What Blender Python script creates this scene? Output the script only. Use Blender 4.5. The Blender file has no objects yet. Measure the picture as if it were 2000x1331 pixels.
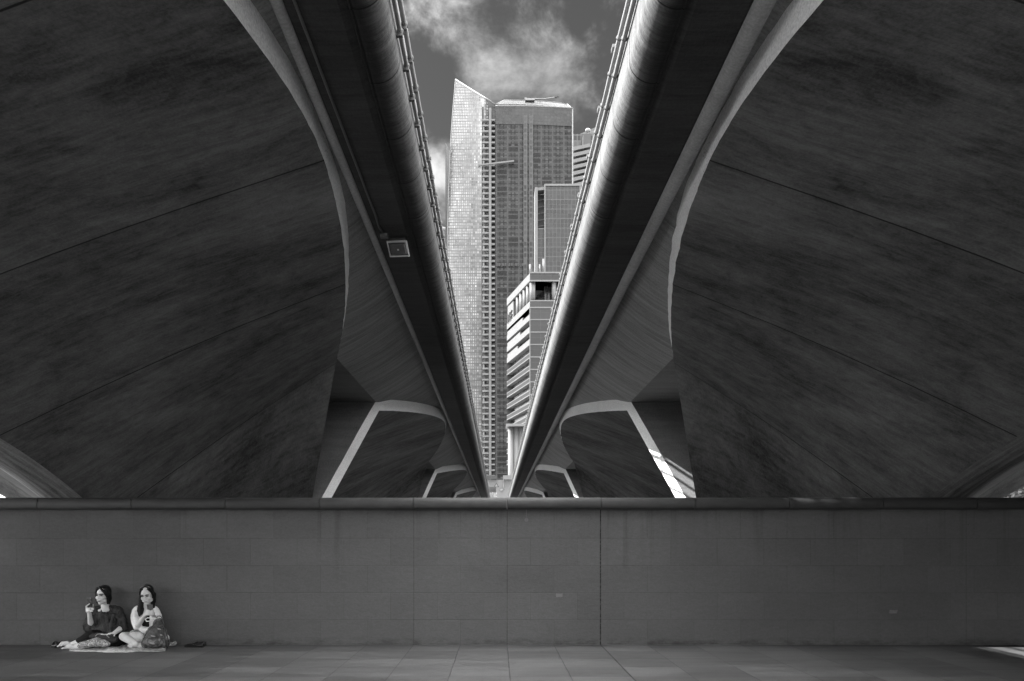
import bpy, bmesh, math, random
from mathutils import Vector, Matrix, noise
R = math.radians
random.seed(7)
SC = bpy.context.scene
COL = SC.collection

# ------------------------------------------------------------------ camera, sky, sun, exposure
EYE = 1.36                       # height of the lens above the paving
F = 1572.0                       # focal length in photograph pixels (photograph 2000 wide)
PX0, PY0 = 972.0, 1053.0         # where the horizon and the bridge axis meet in the photograph
def at(px, py, y):               # world point at depth y seen at a photograph pixel
    return Vector(((px - PX0) / F * y, y, EYE + (PY0 - py) / F * y))

cam_d = bpy.data.cameras.new('camera')
cam = bpy.data.objects.new('camera', cam_d); COL.objects.link(cam)
cam.location = (0, 0, EYE); cam.rotation_euler = (R(90), 0, 0)
cam_d.sensor_width = 36; cam_d.lens = F / 2000 * 36
cam_d.shift_x = (1000 - PX0) / 2000; cam_d.shift_y = (PY0 - 665.5) / 2000
cam_d.clip_start = 0.05; cam_d.clip_end = 6000
SC.camera = cam

SUN_DIR = Vector((-1.0, 0.07, 0.80)).normalized()
SUN_EL = math.asin(SUN_DIR.z)
SUN_AZ = math.atan2(SUN_DIR.x, SUN_DIR.y)
sun_d = bpy.data.lights.new('sun', 'SUN'); sun_d.energy = 2.0; sun_d.angle = R(0.5); 
sun_d.color = (1, 1, 1)
sun = bpy.data.objects.new('sun', sun_d); COL.objects.link(sun)
sun.rotation_euler = SUN_DIR.to_track_quat('Z', 'Y').to_euler()
sun.location = (-30, 0, 40)

SC.view_settings.view_transform = 'Standard'
SC.view_settings.look = 'None'
SC.view_settings.exposure = 3.2
SC.view_settings.gamma = 1.0
SC.render.engine = 'CYCLES'
SC.cycles.use_denoising = True
SC.cycles.max_bounces = 10
SC.cycles.diffuse_bounces = 6
SC.cycles.glossy_bounces = 3
SC.cycles.sample_clamp_indirect = 4

class NT:
    """short-hand for building node trees"""
    def __init__(s, tree): s.t = tree; s.t.nodes.clear()
    def n(s, typ, ins=None, **props):
        nd = s.t.nodes.new(typ)
        for k, v in props.items(): setattr(nd, k, v)
        for k, v in (ins or {}).items(): s.put(nd.inputs[k], v)
        return nd
    def put(s, sock, v):
        if isinstance(v, bpy.types.NodeSocket): s.t.links.new(v, sock)
        elif isinstance(v, bpy.types.Node): s.t.links.new(v.outputs[0], sock)
        elif sock.type == 'RGBA' and not hasattr(v, '__len__'): sock.default_value = (v, v, v, 1)
        else: sock.default_value = v
    def m(s, op, a, b=0.0, c=0.0, clamp=False):
        nd = s.t.nodes.new('ShaderNodeMath'); nd.operation = op; nd.use_clamp = clamp
        s.put(nd.inputs[0], a); s.put(nd.inputs[1], b); s.put(nd.inputs[2], c)
        return nd.outputs[0]
    def mix(s, f, a, b):
        nd = s.t.nodes.new('ShaderNodeMix'); nd.data_type = 'FLOAT'
        s.put(nd.inputs[0], f); s.put(nd.inputs[2], a); s.put(nd.inputs[3], b)
        return nd.outputs[0]
    def rng(s, v, a, b, c, d, typ='LINEAR'):
        nd = s.t.nodes.new('ShaderNodeMapRange'); nd.interpolation_type = typ; nd.clamp = True
        s.put(nd.inputs[0], v)
        for i, q in enumerate((a, b, c, d)): s.put(nd.inputs[i + 1], q)
        return nd.outputs[0]
    def noise(s, vec, scale, detail=4.0, rough=0.55, dist=0.0):
        nd = s.t.nodes.new('ShaderNodeTexNoise')
        s.put(nd.inputs['Vector'], vec); nd.inputs['Scale'].default_value = scale
        nd.inputs['Detail'].default_value = detail; nd.inputs['Roughness'].default_value = rough
        nd.inputs['Distortion'].default_value = dist
        return nd.outputs['Fac']
    def scale(s, vec, xyz, loc=(0, 0, 0)):
        nd = s.t.nodes.new('ShaderNodeMapping'); s.put(nd.inputs[0], vec)
        nd.inputs['Scale'].default_value = xyz; nd.inputs['Location'].default_value = loc
        return nd.outputs[0]
    def xyz(s, vec):
        nd = s.t.nodes.new('ShaderNodeSeparateXYZ'); s.put(nd.inputs[0], vec)
        return nd.outputs

# --- sky: physical sky seen in black and white, with drifting cloud
world = bpy.data.worlds.new('World'); SC.world = world; world.use_nodes = True
w = NT(world.node_tree)
sky = w.n('ShaderNodeTexSky', sky_type='NISHITA', sun_disc=False, sun_elevation=SUN_EL, sun_rotation=SUN_AZ,
          altitude=10, air_density=1.0, dust_density=0.7, ozone_density=1.2)
rgb = w.n('ShaderNodeSeparateColor', {'Color': sky})
bw = w.m('ADD', w.m('MULTIPLY', rgb.outputs[0], 0.75), w.m('MULTIPLY', rgb.outputs[1], 0.25))
tc = w.n('ShaderNodeTexCoord').outputs['Generated']
d3 = w.xyz(tc)
def glow(px, py, k):             # soft mask round one direction of the sky
    v = Vector(((px - PX0) / F, 1.0, (PY0 - py) / F)).normalized()
    dot = w.n('ShaderNodeVectorMath', {0: tc, 1: tuple(v)}, operation='DOT_PRODUCT').outputs['Value']
    return w.m('POWER', w.m('MAXIMUM', dot, 0.0), k)
n1 = w.noise(w.scale(tc, (1, 1, 1.3), (3.1, 0.7, 0.4)), 11.0, 10.0, 0.64, 0.15)
n2 = w.noise(w.scale(tc, (1, 1, 1.2), (1.3, 5.2, 2.1)), 4.0, 5.0, 0.5, 0.3)
bias = w.m('ADD', w.m('MULTIPLY', glow(890, 10, 1500), 0.15), w.m('MULTIPLY', glow(1085, 150, 1300), 0.36))
bias = w.m('ADD', bias, w.m('MULTIPLY', glow(845, 350, 1500), 0.24))
bias = w.m('ADD', bias, w.m('MULTIPLY', glow(960, 175, 1500), 0.2))
bias = w.m('SUBTRACT', bias, w.m('MULTIPLY', glow(840, 170, 1800), 0.14))
bias = w.m('SUBTRACT', bias, w.m('MULTIPLY', glow(1150, 40, 1500), 0.10))
cl = w.m('ADD', w.m('ADD', w.m('MULTIPLY', n1, 0.75), w.m('MULTIPLY', n2, 0.25)), bias)
there = glow(1000, 220, 9)
cl = w.m('ADD', cl, w.m('MULTIPLY', w.m('SUBTRACT', 1.0, there), 0.22))   # extra cloud added out of view as fill for the shade
cl = w.rng(cl, 0.50, 0.84, 0.0, 1.0, 'SMOOTHSTEP')
cl = w.m('MULTIPLY', cl, w.rng(d3[2], -0.02, 0.12, 0.0, 1.0))
val = w.mix(w.m('MULTIPLY', cl, 0.9), w.m('MULTIPLY', bw, 0.063), w.m('MULTIPLY', w.rng(n1, 0.38, 0.74, 3.6, 9.6), w.mix(there, 1.0, 0.050)))
val = w.m('MULTIPLY', val, w.rng(d3[2], 0.58, 0.82, 1.0, 3.0, 'SMOOTHSTEP'))     # overhead sky brightened out of view to light the gap
val = w.m('MULTIPLY', val, w.rng(d3[1], -0.9, -0.3, 1.25, 1.0, 'SMOOTHSTEP'))    # sky behind the camera brightened as added fill light
comb = w.n('ShaderNodeCombineColor', {0: val, 1: val, 2: val})
bg = w.n('ShaderNodeBackground', {'Color': comb, 'Strength': 0.15})
w.n('ShaderNodeOutputWorld', {'Surface': bg})

# ------------------------------------------------------------------ materials
def new_mat(name):
    m = bpy.data.materials.new(name); m.use_nodes = True
    return m, NT(m.node_tree)
def finish(k, col, rough=0.8, bump=None, bs=0.3, bd=0.01, metal=0.0, spec=0.4, alpha=None):
    c = k.n('ShaderNodeCombineColor', {0: col, 1: col, 2: col})
    p = k.n('ShaderNodeBsdfPrincipled', {'Base Color': c, 'Roughness': rough, 'Metallic': metal, 'Specular IOR Level': spec})
    if bump is not None:
        b = k.n('ShaderNodeBump', {'Height': bump, 'Strength': bs, 'Distance': bd})
        k.put(p.inputs['Normal'], b.outputs[0])
    if alpha is not None: k.put(p.inputs['Alpha'], alpha)
    k.n('ShaderNodeOutputMaterial', {'Surface': p})

def simple(name, base, var=0.15, scale=8.0, rough=0.7, metal=0.0, bs=0.15, bd=0.004, spec=0.4, stretch=(1, 1, 1)):
    m, k = new_mat(name)
    v = k.scale(k.n('ShaderNodeTexCoord').outputs['Object'], stretch)
    a = k.noise(v, scale, 5, 0.6); b = k.noise(v, scale * 9, 3, 0.6)
    f = k.m('ADD', k.m('MULTIPLY', a, 0.7), k.m('MULTIPLY', b, 0.3))
    finish(k, k.m('MULTIPLY', k.rng(f, 0.25, 0.75, 1 - var, 1 + var), base), rough, b, bs, bd, metal, spec)
    return m

def board_concrete(name, base, lines=None, streak=(9.0, 0.35), contrast=0.45, rough=0.85, blotch=0.35, wave=0.0, pits=0.0, grime_shade=False):
    """cast concrete with board marks: UV = (metres along the bridge, metres along the boards' ruling)"""
    m, k = new_mat(name)
    uv = k.n('ShaderNodeUVMap').outputs[0]
    if wave:                     # hand-brushed sweep: the marks wander a little
        wv = k.noise(k.scale(uv, (0.6, 0.35, 1), (9, 4, 0)), 1.0, 3, 0.5)
        uv0 = uv; ux = k.xyz(uv)
        uv = k.n('ShaderNodeCombineXYZ', {0: k.m('ADD', ux[0], k.m('MULTIPLY', wv, wave)), 1: ux[1]}).outputs[0]
    su, sv = streak
    uvl = uv0 if wave else uv
    s1 = k.noise(k.scale(uv, (su, sv, 1)), 1.0, 6, 0.65, 0.2)
    s2 = k.noise(k.scale(uv, (su * 4, sv * 1.6, 1), (5, 3, 0)), 1.0, 4, 0.6, 0.1)
    bl = k.noise(k.scale(uv, (0.45, 0.28, 1), (2, 7, 0)), 1.0, 6, 0.6, 0.5)
    b2 = k.noise(k.scale(uv, (1.6, 0.9, 1), (12, 1, 0)), 1.0, 5, 0.62, 0.8)
    gr = k.noise(k.scale(uv, (40, 40, 1)), 1.0, 3, 0.7)
    f = k.m('ADD', k.m('MULTIPLY', k.m('SUBTRACT', s1, 0.5), contrast * 1.5), k.m('MULTIPLY', k.m('SUBTRACT', s2, 0.5), contrast))
    f = k.m('ADD', f, k.m('MULTIPLY', k.m('SUBTRACT', bl, 0.5), blotch * 2.4))
    f = k.m('ADD', f, k.m('MULTIPLY', k.m('SUBTRACT', b2, 0.5), blotch * 1.4))
    f = k.m('ADD', f, k.m('MULTIPLY', k.m('SUBTRACT', gr, 0.5), 1.0))
    g2 = k.noise(k.scale(uv, (11, 6, 1), (3, 8, 0)), 1.0, 5, 0.7, 0.6)
    f = k.m('ADD', f, k.m('MULTIPLY', k.m('SUBTRACT', g2, 0.5), blotch * 1.2))
    col = k.m('MULTIPLY', k.m('MAXIMUM', k.m('ADD', f, 1.0), 0.25), base)
    # dark run stains and hairline weathering that follow the slope
    rs = k.rng(k.noise(k.scale(uv, (3.0, 0.22, 1), (21, 6, 0)), 1.0, 6, 0.7, 0.4), 0.56, 0.70, 0.0, 0.35 * min(1.0, blotch))
    col = k.m('MULTIPLY', col, k.m('SUBTRACT', 1.0, rs))
    # pale pock marks scattered over the casting
    vo = k.n('ShaderNodeTexVoronoi', {'Vector': k.scale(uv, (3.2, 3.2, 1)), 'Scale': 1.0}, feature='F1')
    pock = k.m('LESS_THAN', vo.outputs['Distance'], k.rng(b2, 0.5, 0.75, 0.0, 0.06))
    col = k.mix(k.m('MULTIPLY', pock, 0.5), col, base * 2.6)
    h = k.m('ADD', k.m('MULTIPLY', s2, 0.6), k.m('MULTIPLY', gr, 0.4))
    if grime_shade:                    # underside shade painted in, streaky water stains along its edge
        vv = k.xyz(uv)[1]
        edge = k.m('ADD', vv, k.m('MULTIPLY', k.m('SUBTRACT', k.noise(k.scale(uv, (6, 0.6, 1), (4, 4, 0)), 1.0, 5, 0.65), 0.5), 0.16))
        st = k.rng(edge, 0.10, 0.25, 0.85, 0.0, 'SMOOTHSTEP'); col = k.m('MULTIPLY', col, k.m('SUBTRACT', 1.0, st))
    if pits:
        pv = k.n('ShaderNodeTexVoronoi', {'Vector': k.scale(uv, (26, 26, 1)), 'Scale': 1.0}, feature='F1').outputs['Distance']
        pm = k.m('LESS_THAN', pv, k.rng(b2, 0.48, 0.7, 0.0, 0.26)); col = k.m('MULTIPLY', col, k.m('SUBTRACT', 1.0, k.m('MULTIPLY', pm, pits)))
    if lines:
        off, step, wd = lines
        u = k.xyz(uvl)[0]
        wob = k.m('MULTIPLY', k.m('SUBTRACT', k.noise(k.scale(uvl, (0.2, 1.2, 1)), 1.0, 2), 0.5), 0.02)
        q = k.m('FRACT', k.m('DIVIDE', k.m('SUBTRACT', k.m('ADD', u, wob), off), step))
        dd = k.m('MULTIPLY', k.m('MINIMUM', q, k.m('SUBTRACT', 1.0, q)), step)
        line = k.rng(dd, wd * 0.5, wd, 1.0, 0.0)
        col = k.m('MULTIPLY', col, k.m('SUBTRACT', 1.0, k.m('MULTIPLY', line, 0.85)))
        h = k.m('SUBTRACT', h, line)
    finish(k, col, rough, h, 0.5, 0.02, spec=0.25)
    return m

L = 16.65                        # one span of the bridges
U = L / F                        # one drawing unit: a photograph pixel at one span's distance
M = {}
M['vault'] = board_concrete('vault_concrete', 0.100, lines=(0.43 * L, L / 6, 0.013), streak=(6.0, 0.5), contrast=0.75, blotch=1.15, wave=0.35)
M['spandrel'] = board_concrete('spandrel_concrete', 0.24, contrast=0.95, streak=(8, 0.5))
M['bilge'] = board_concrete('keel_concrete', 0.23, streak=(0.35, 13.0), contrast=1.7, blotch=0.3)
M['bilge_shaded'] = board_concrete('shaded_keel_concrete', 0.10, streak=(0.35, 13.0), contrast=1.8, blotch=0.5)  # shaded copy of the keel concrete, its darker tone painted in
M['rim'] = board_concrete('rim_concrete', 0.88, streak=(3, 6), contrast=0.12, blotch=0.10, pits=0.6)
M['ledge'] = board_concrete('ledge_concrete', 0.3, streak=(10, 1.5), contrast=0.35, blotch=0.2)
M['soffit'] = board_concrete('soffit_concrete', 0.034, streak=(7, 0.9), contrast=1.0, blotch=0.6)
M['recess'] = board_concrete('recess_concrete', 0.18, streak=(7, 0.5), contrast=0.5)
M['nosing'] = board_concrete('edge_beam_concrete', 0.112, lines=(0.1, 0.86, 0.010), streak=(16, 1.2), contrast=1.1, blotch=0.3, wave=0.08, grime_shade=True)
M['deck'] = simple('deck_concrete', 0.3, 0.2, 2)
M['pipe'] = simple('painted_pipe', 0.22, 0.12, 3, 0.45, bs=0.05)
M['steel_dark'] = simple('dark_steel', 0.08, 0.2, 20, 0.5)
M['steel'] = simple('galvanised_steel', 0.25, 0.15, 12, 0.4, 0.6)
M['rail'] = simple('railing_paint', 0.2, 0.1, 5, 0.5)

# ------------------------------------------------------------------ object helpers
def link(o, parent=None):
    COL.objects.link(o)
    if parent is not None: o.parent = parent
    return o
def tag(o, label=None, cat=None, group=None, kind=None):
    if label: o['label'] = label
    if cat: o['category'] = cat
    if group: o['group'] = group
    if kind: o['kind'] = kind
    return o
def empty(name, loc=(0, 0, 0), label=None, cat=None, group=None, rz=0.0):
    o = bpy.data.objects.new(name, None); o.location = loc; o.rotation_euler.z = rz
    o.empty_display_size = 0.2
    link(o); return tag(o, label, cat, group)

class MB:
    """collects shapes, then links them as one mesh object"""
    def __init__(s): s.b = bmesh.new(); s.uv = s.b.loops.layers.uv.new('UVMap')
    def face(s, pts, uvs=None, smooth=False):
        try: f = s.b.faces.new([s.b.verts.new(p) for p in pts])
        except ValueError: return None
        if uvs:
            for l, q in zip(f.loops, uvs): l[s.uv].uv = q
        f.smooth = smooth
        return f
    def grid(s, pts, uvs=None, smooth=True, flip=False, close=False):
        """pts[i][j] of points; uvs the same shape"""
        ni, nj = len(pts), len(pts[0])
        vs = [[s.b.verts.new(p) for p in row] for row in pts]
        for i in range(ni - 1):
            for j in range(nj if close else nj - 1):
                jj = (j + 1) % nj
                idx = [(i, j), (i + 1, j), (i + 1, jj), (i, jj)]
                if flip: idx.reverse()
                try: f = s.b.faces.new([vs[a][c] for a, c in idx])
                except ValueError: continue
                f.smooth = smooth
                if uvs:
                    for l, (a, c) in zip(f.loops, idx): l[s.uv].uv = uvs[a][c]
        return vs
    def box(s, c, size, rot=None, bevel=0.0, taper=1.0):
        x, y, z = (q / 2 for q in size)
        mt = Matrix.Translation(Vector(c)) @ (rot.to_4x4() if rot is not None else Matrix())
        vs = []
        for dz in (-1, 1):
            t = taper if dz > 0 else 1.0
            for dx, dy in ((-1, -1), (1, -1), (1, 1), (-1, 1)):
                vs.append(s.b.verts.new(mt @ Vector((dx * x * t, dy * y * t, dz * z))))
        fs = []
        for q in ((3, 2, 1, 0), (4, 5, 6, 7), (0, 1, 5, 4), (1, 2, 6, 5), (2, 3, 7, 6), (3, 0, 4, 7)):
            fs.append(s.b.faces.new([vs[i] for i in q]))
        for f in fs:                                   # box mapped UV in metres
            n = f.normal if f.normal.length else Vector((0, 0, 1)); f.normal_update(); n = f.normal
            for l in f.loops:
                p = l.vert.co
                l[s.uv].uv = (p.x if abs(n.y) > 0.5 else p.y, p.z) if abs(n.z) < 0.7 else (p.x, p.y)
        if bevel > 0:
            es = list({e for f in fs for e in f.edges})
            bmesh.ops.bevel(s.b, geom=es, offset=bevel, segments=2, affect='EDGES', profile=0.6)
    def tube(s, pts, r, seg=10, caps=True, smooth=True, round_caps=False):
        pts = [Vector(p) for p in pts]
        rs = list(r) if hasattr(r, '__len__') else [r] * len(pts)
        if round_caps:
            a = (pts[0] - pts[1]).normalized(); b = (pts[-1] - pts[-2]).normalized()
            pre = [(pts[0] + a * rs[0] * math.sin(q), rs[0] * math.cos(q)) for q in (1.45, 1.1, 0.6)]
            post = [(pts[-1] + b * rs[-1] * math.sin(q), rs[-1] * math.cos(q)) for q in (0.6, 1.1, 1.45)]
            pts = [p for p, _ in pre] + pts + [p for p, _ in post]
            rs = [q for _, q in pre] + rs + [q for _, q in post]
        n = len(pts); prev = None; rows = []
        up = Vector((0, 0, 1))
        for i in range(n):
            t = (pts[min(i + 1, n - 1)] - pts[max(i - 1, 0)])
            t = t.normalized() if t.length > 1e-9 else Vector((0, 0, 1))
            if prev is None:
                ref = up if abs(t.z) < 0.9 else Vector((1, 0, 0))
                u = (ref - t * ref.dot(t)).normalized()
            else:
                u = prev - t * prev.dot(t)
                u = u.normalized() if u.length > 1e-6 else t.orthogonal().normalized()
            prev = u; v = t.cross(u)
            rows.append([pts[i] + (u * math.cos(a) + v * math.sin(a)) * rs[i] for a in (2 * math.pi * q / seg for q in range(seg))])
        vs = s.grid(rows, smooth=smooth, close=True)
        if caps:
            for row, rev in ((vs[0], False), (vs[-1], True)):
                try: s.b.faces.new(row if not rev else row[::-1])
                except ValueError: pass
    def ball(s, c, r, rot=None, seg=16, rings=10):
        rr = Vector(r) if hasattr(r, '__len__') else Vector((r, r, r))
        mt = Matrix.Translation(Vector(c)) @ (rot.to_4x4() if rot is not None else Matrix()) @ Matrix.Diagonal((*rr, 1))
        res = bmesh.ops.create_uvsphere(s.b, u_segments=seg, v_segments=rings, radius=1.0, matrix=mt)
        for v in res['verts']:
            for f in v.link_faces: f.smooth = True
    def prism(s, outline, a, b, axis='z'):
        """closed outline (2d points) pushed from a to b along an axis"""
        def P(q, h): return {'z': (q[0], q[1], h), 'y': (q[0], h, q[1]), 'x': (h, q[0], q[1])}[axis]
        lo = [s.b.verts.new(P(q, a)) for q in outline]; hi = [s.b.verts.new(P(q, b)) for q in outline]
        n = len(outline)
        try: s.b.faces.new(lo[::-1]); s.b.faces.new(hi)
        except ValueError: pass
        for i in range(n):
            s.b.faces.new((lo[i], lo[(i + 1) % n], hi[(i + 1) % n], hi[i]))
    def build(s, name, mat, parent=None, fix=True, shade=None):
        if fix: bmesh.ops.recalc_face_normals(s.b, faces=s.b.faces[:])
        me = bpy.data.meshes.new(name); s.b.to_mesh(me); s.b.free()
        for q in (mat if isinstance(mat, (list, tuple)) else [mat]): me.materials.append(q)
        if shade is not None:
            for p in me.polygons: p.use_smooth = shade
        o = bpy.data.objects.new(name, me)
        return link(o, parent)

# ------------------------------------------------------------------ paving, wall, water, far bank
WY = F / 152.0                   # the wall's face stands here
def paving_mat():
    m, k = new_mat('stone_paving')
    g = k.n('ShaderNodeNewGeometry').outputs['Position']
    x, y, z = k.xyz(g)
    def joint(c, off, step, w):
        q = k.m('FRACT', k.m('DIVIDE', k.m('SUBTRACT', c, off), step))
        d = k.m('MULTIPLY', k.m('MINIMUM', q, k.m('SUBTRACT', 1.0, q)), step)
        return k.rng(d, w * 0.4, w, 1.0, 0.0), k.m('FLOOR', k.m('DIVIDE', k.m('SUBTRACT', c, off), step))
    jx, ix = joint(x, 0.121, 0.6, 0.006); jy, iy = joint(y, WY, 0.6, 0.006)
    big = k.rng(k.m('ABSOLUTE', k.m('SUBTRACT', x, 1.321)), 0.004, 0.011, 1.0, 0.0)
    cell = k.n('ShaderNodeCombineXYZ', {0: ix, 1: iy})
    wn = k.n('ShaderNodeTexWhiteNoise', {0: cell}, noise_dimensions='2D').outputs['Value']
    a = k.noise(k.scale(g, (0.5, 3.0, 1)), 1.3, 6, 0.62, 0.4)
    s = k.noise(k.scale(g, (1.2, 26, 1)), 1.0, 5, 0.6)
    gr = k.noise(g, 55, 3, 0.7)
    col = k.m('MULTIPLY', k.rng(wn, 0, 1, 0.76, 1.2), 0.083)
    col = k.m('MULTIPLY', col, k.rng(a, 0.25, 0.75, 0.72, 1.28))
    col = k.m('MULTIPLY', col, k.rng(s, 0.3, 0.7, 0.85, 1.15))
    col = k.m('MULTIPLY', col, k.rng(gr, 0.3, 0.7, 0.8, 1.2))
    # grime gathered along the foot of the wall
    grime_shade = k.m('MULTIPLY', k.rng(k.m('SUBTRACT', WY, y), 0.0, 0.35, 0.45, 0.0), k.rng(a, 0.3, 0.7, 0.5, 1.0))
    col = k.m('MULTIPLY', col, k.m('SUBTRACT', 1.0, grime_shade))
    gum = k.n('ShaderNodeTexVoronoi', {'Vector': k.scale(g, (1.6, 1.6, 0)), 'Scale': 1.0}).outputs['Distance']
    gm = k.m('LESS_THAN', gum, k.rng(k.noise(g, 0.8, 2), 0.45, 0.65, 0.0, 0.045)); col = k.m('MULTIPLY', col, k.m('SUBTRACT', 1.0, k.m('MULTIPLY', gm, 0.5)))
    scr = k.rng(k.noise(k.scale(g, (0.7, 14, 1), (7, 2, 0)), 1.0, 4, 0.7, 1.2), 0.60, 0.72, 0.0, 0.4); col = k.m('MULTIPLY', col, k.m('SUBTRACT', 1.0, scr))
    j = k.m('MAXIMUM', k.m('MULTIPLY', k.m('MAXIMUM', jx, k.m('MULTIPLY', jy, 0.6)), 0.72), k.m('MULTIPLY', big, 0.95))
    col = k.m('MULTIPLY', col, k.m('SUBTRACT', 1.0, j))
    h = k.m('SUBTRACT', k.m('ADD', k.m('MULTIPLY', gr, 0.3), k.m('MULTIPLY', s, 0.3)), j)
    finish(k, col, k.rng(a, 0.3, 0.7, 0.5, 0.75), h, 0.4, 0.006, spec=0.4)
    return m
b = MB(); b.face([(-60, -45, 0), (60, -45, 0), (60, WY + 0.02, 0), (-60, WY + 0.02, 0)])
tag(b.build('pavement', paving_mat()), kind='structure')

def wall_mat():
    m, k = new_mat('plastered_blocks')
    g = k.n('ShaderNodeNewGeometry').outputs['Position']
    x, y, z = k.xyz(g)
    row = k.m('FLOOR', k.m('DIVIDE', k.m('SUBTRACT', z, 0.318), 0.3495))
    qz = k.m('FRACT', k.m('DIVIDE', k.m('SUBTRACT', z, 0.318), 0.3495))
    dz = k.m('MULTIPLY', k.m('MINIMUM', qz, k.m('SUBTRACT', 1.0, qz)), 0.3495)
    odd = k.m('MODULO', k.m('ADD', row, 10.0), 2.0)
    xs = k.m('ADD', k.m('SUBTRACT', x, 0.121), k.m('MULTIPLY', k.m('SUBTRACT', 1.0, odd), 0.3))
    qx = k.m('FRACT', k.m('DIVIDE', xs, 0.6)); ix = k.m('FLOOR', k.m('DIVIDE', xs, 0.6))
    dx = k.m('MULTIPLY', k.m('MINIMUM', qx, k.m('SUBTRACT', 1.0, qx)), 0.6)
    wn = k.n('ShaderNodeTexWhiteNoise', {0: k.n('ShaderNodeCombineXYZ', {0: ix, 1: row})}, noise_dimensions='2D').outputs['Value']
    fade = k.rng(k.noise(g, 0.9, 3), 0.35, 0.65, 0.35, 1.0)
    jn = k.m('MULTIPLY', k.m('MAXIMUM', k.rng(dx, 0.001, 0.0055, 0.8, 0.0), k.rng(dz, 0.001, 0.006, 1.0, 0.0)), fade)
    # three wide joints that run the full height
    mj = None
    for X0, wdt, st in ((1.321, 0.009, 0.9), (0.121, 0.006, 0.45), (-1.079, 0.006, 0.4), (6.02, 0.005, 0.35)):
        q = k.m('MULTIPLY', k.rng(k.m('ABSOLUTE', k.m('SUBTRACT', x, X0)), wdt * 0.4, wdt, 1.0, 0.0), st)
        mj = q if mj is None else k.m('MAXIMUM', mj, q)
    crumble = k.rng(k.noise(k.scale(g, (1, 1, 40)), 1.0, 2), 0.35, 0.6, 0.5, 1.0)
    mj = k.m('MULTIPLY', mj, crumble)
    a = k.noise(k.scale(g, (0.35, 1, 0.8)), 1.2, 6, 0.6, 0.5)
    f1 = k.noise(k.scale(g, (9, 1, 26)), 1.0, 5, 0.65, 1.2)
    f2 = k.noise(g, 42, 4, 0.7)
    drip = k.noise(k.scale(g, (7, 1, 0.25)), 1.0, 5, 0.6)
    dm = k.m('MULTIPLY', k.rng(drip, 0.56, 0.75, 0.0, 0.32), k.rng(z, 0.7, 1.75, 0.0, 1.0))
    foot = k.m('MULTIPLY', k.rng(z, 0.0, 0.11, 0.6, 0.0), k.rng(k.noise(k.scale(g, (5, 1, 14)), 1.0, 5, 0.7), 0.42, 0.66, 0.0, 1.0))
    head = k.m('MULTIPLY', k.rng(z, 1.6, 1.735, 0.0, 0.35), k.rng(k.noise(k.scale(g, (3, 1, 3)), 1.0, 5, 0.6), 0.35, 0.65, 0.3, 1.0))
    specks = k.n('ShaderNodeTexVoronoi', {'Vector': k.scale(g, (2.1, 1, 2.4)), 'Scale': 1.0}).outputs['Distance']
    sp = k.m('LESS_THAN', specks, k.rng(k.noise(g, 1.7, 2), 0.55, 0.7, 0.0, 0.035))
    col = k.m('MULTIPLY', k.rng(wn, 0, 1, 0.95, 1.05), 0.077)
    col = k.m('MULTIPLY', col, k.rng(a, 0.25, 0.75, 0.86, 1.14))
    col = k.m('MULTIPLY', col, k.rng(f1, 0.3, 0.7, 0.93, 1.07))
    col = k.m('MULTIPLY', col, k.rng(f2, 0.3, 0.7, 0.92, 1.08))
    for q, w_ in ((jn, 0.27), (mj, 1.0), (dm, 1.0), (foot, 1.0), (head, 1.0), (sp, 0.55)):
        col = k.m('MULTIPLY', col, k.m('SUBTRACT', 1.0, k.m('MULTIPLY', q, w_)))
    h = k.m('ADD', k.m('MULTIPLY', f1, 0.9), k.m('MULTIPLY', f2, 0.25))
    h = k.m('SUBTRACT', k.m('SUBTRACT', h, jn), mj)
    finish(k, col, 0.85, h, 0.45, 0.01, spec=0.2)
    return m
wall = empty('promenade_wall', (0, WY, 0), 'long low plastered block wall with rounded dark coping behind the two seated women', 'wall')
b = MB()
nx = 60
b.grid([[Vector((-16 + 32 * i / nx, 0, z)) for z in (0, 0.4, 0.8, 1.2, 1.738)] for i in range(nx + 1)], smooth=False)
b.face([(-16, 0.45, 0), (16, 0.45, 0), (16, 0.45, 1.738), (-16, 0.45, 1.738)])
b.build('wall_face', wall_mat(), wall)
M['coping'] = simple('coping_stone', 0.026, 0.45, 5, 0.6, bs=0.4, bd=0.004, stretch=(1, 1, 3))
prof = [(0.02, 1.738), (-0.045, 1.738), (-0.062, 1.748), (-0.074, 1.772), (-0.078, 1.806), (-0.072, 1.842), (-0.052, 1.872), (-0.022, 1.888), (0.02, 1.892), (0.2, 1.892), (0.47, 1.892), (0.47, 1.738)]
x = 0.121 - 1.2 * 13
while x < 15.5:
    b = MB(); x0, x1 = x + 0.004, x + 1.2 - 0.004
    jit = random.uniform(-0.002, 0.002)
    b.grid([[(xx, p, z + jit) for p, z in prof] for xx in (x0, x1)], close=True, smooth=False)
    b.face([(x0, p, z + jit) for p, z in prof][::-1]); b.face([(x1, p, z + jit) for p, z in prof])
    o = b.build('coping', M['coping'], wall)
    for p in o.data.polygons: p.use_smooth = len(p.vertices) == 4
    x += 1.2
b = MB()                                     # small drain stub with a washer under the coping
p = at(1028, 1016, WY); b.tube([(p.x, 0.01, p.z), (p.x, -0.03, p.z)], 0.014, 8); b.tube([(p.x, -0.002, p.z), (p.x, -0.006, p.z)], 0.026, 10)
b.tube([(p.x, -0.004, p.z + .02), (p.x, -0.004, 1.738)], 0.003, 6)
b.build('drain_pipe', M['steel_dark'], wall)
M['patch'] = simple('paper_scrap', 0.115, 0.15, 30, 0.8)
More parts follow.
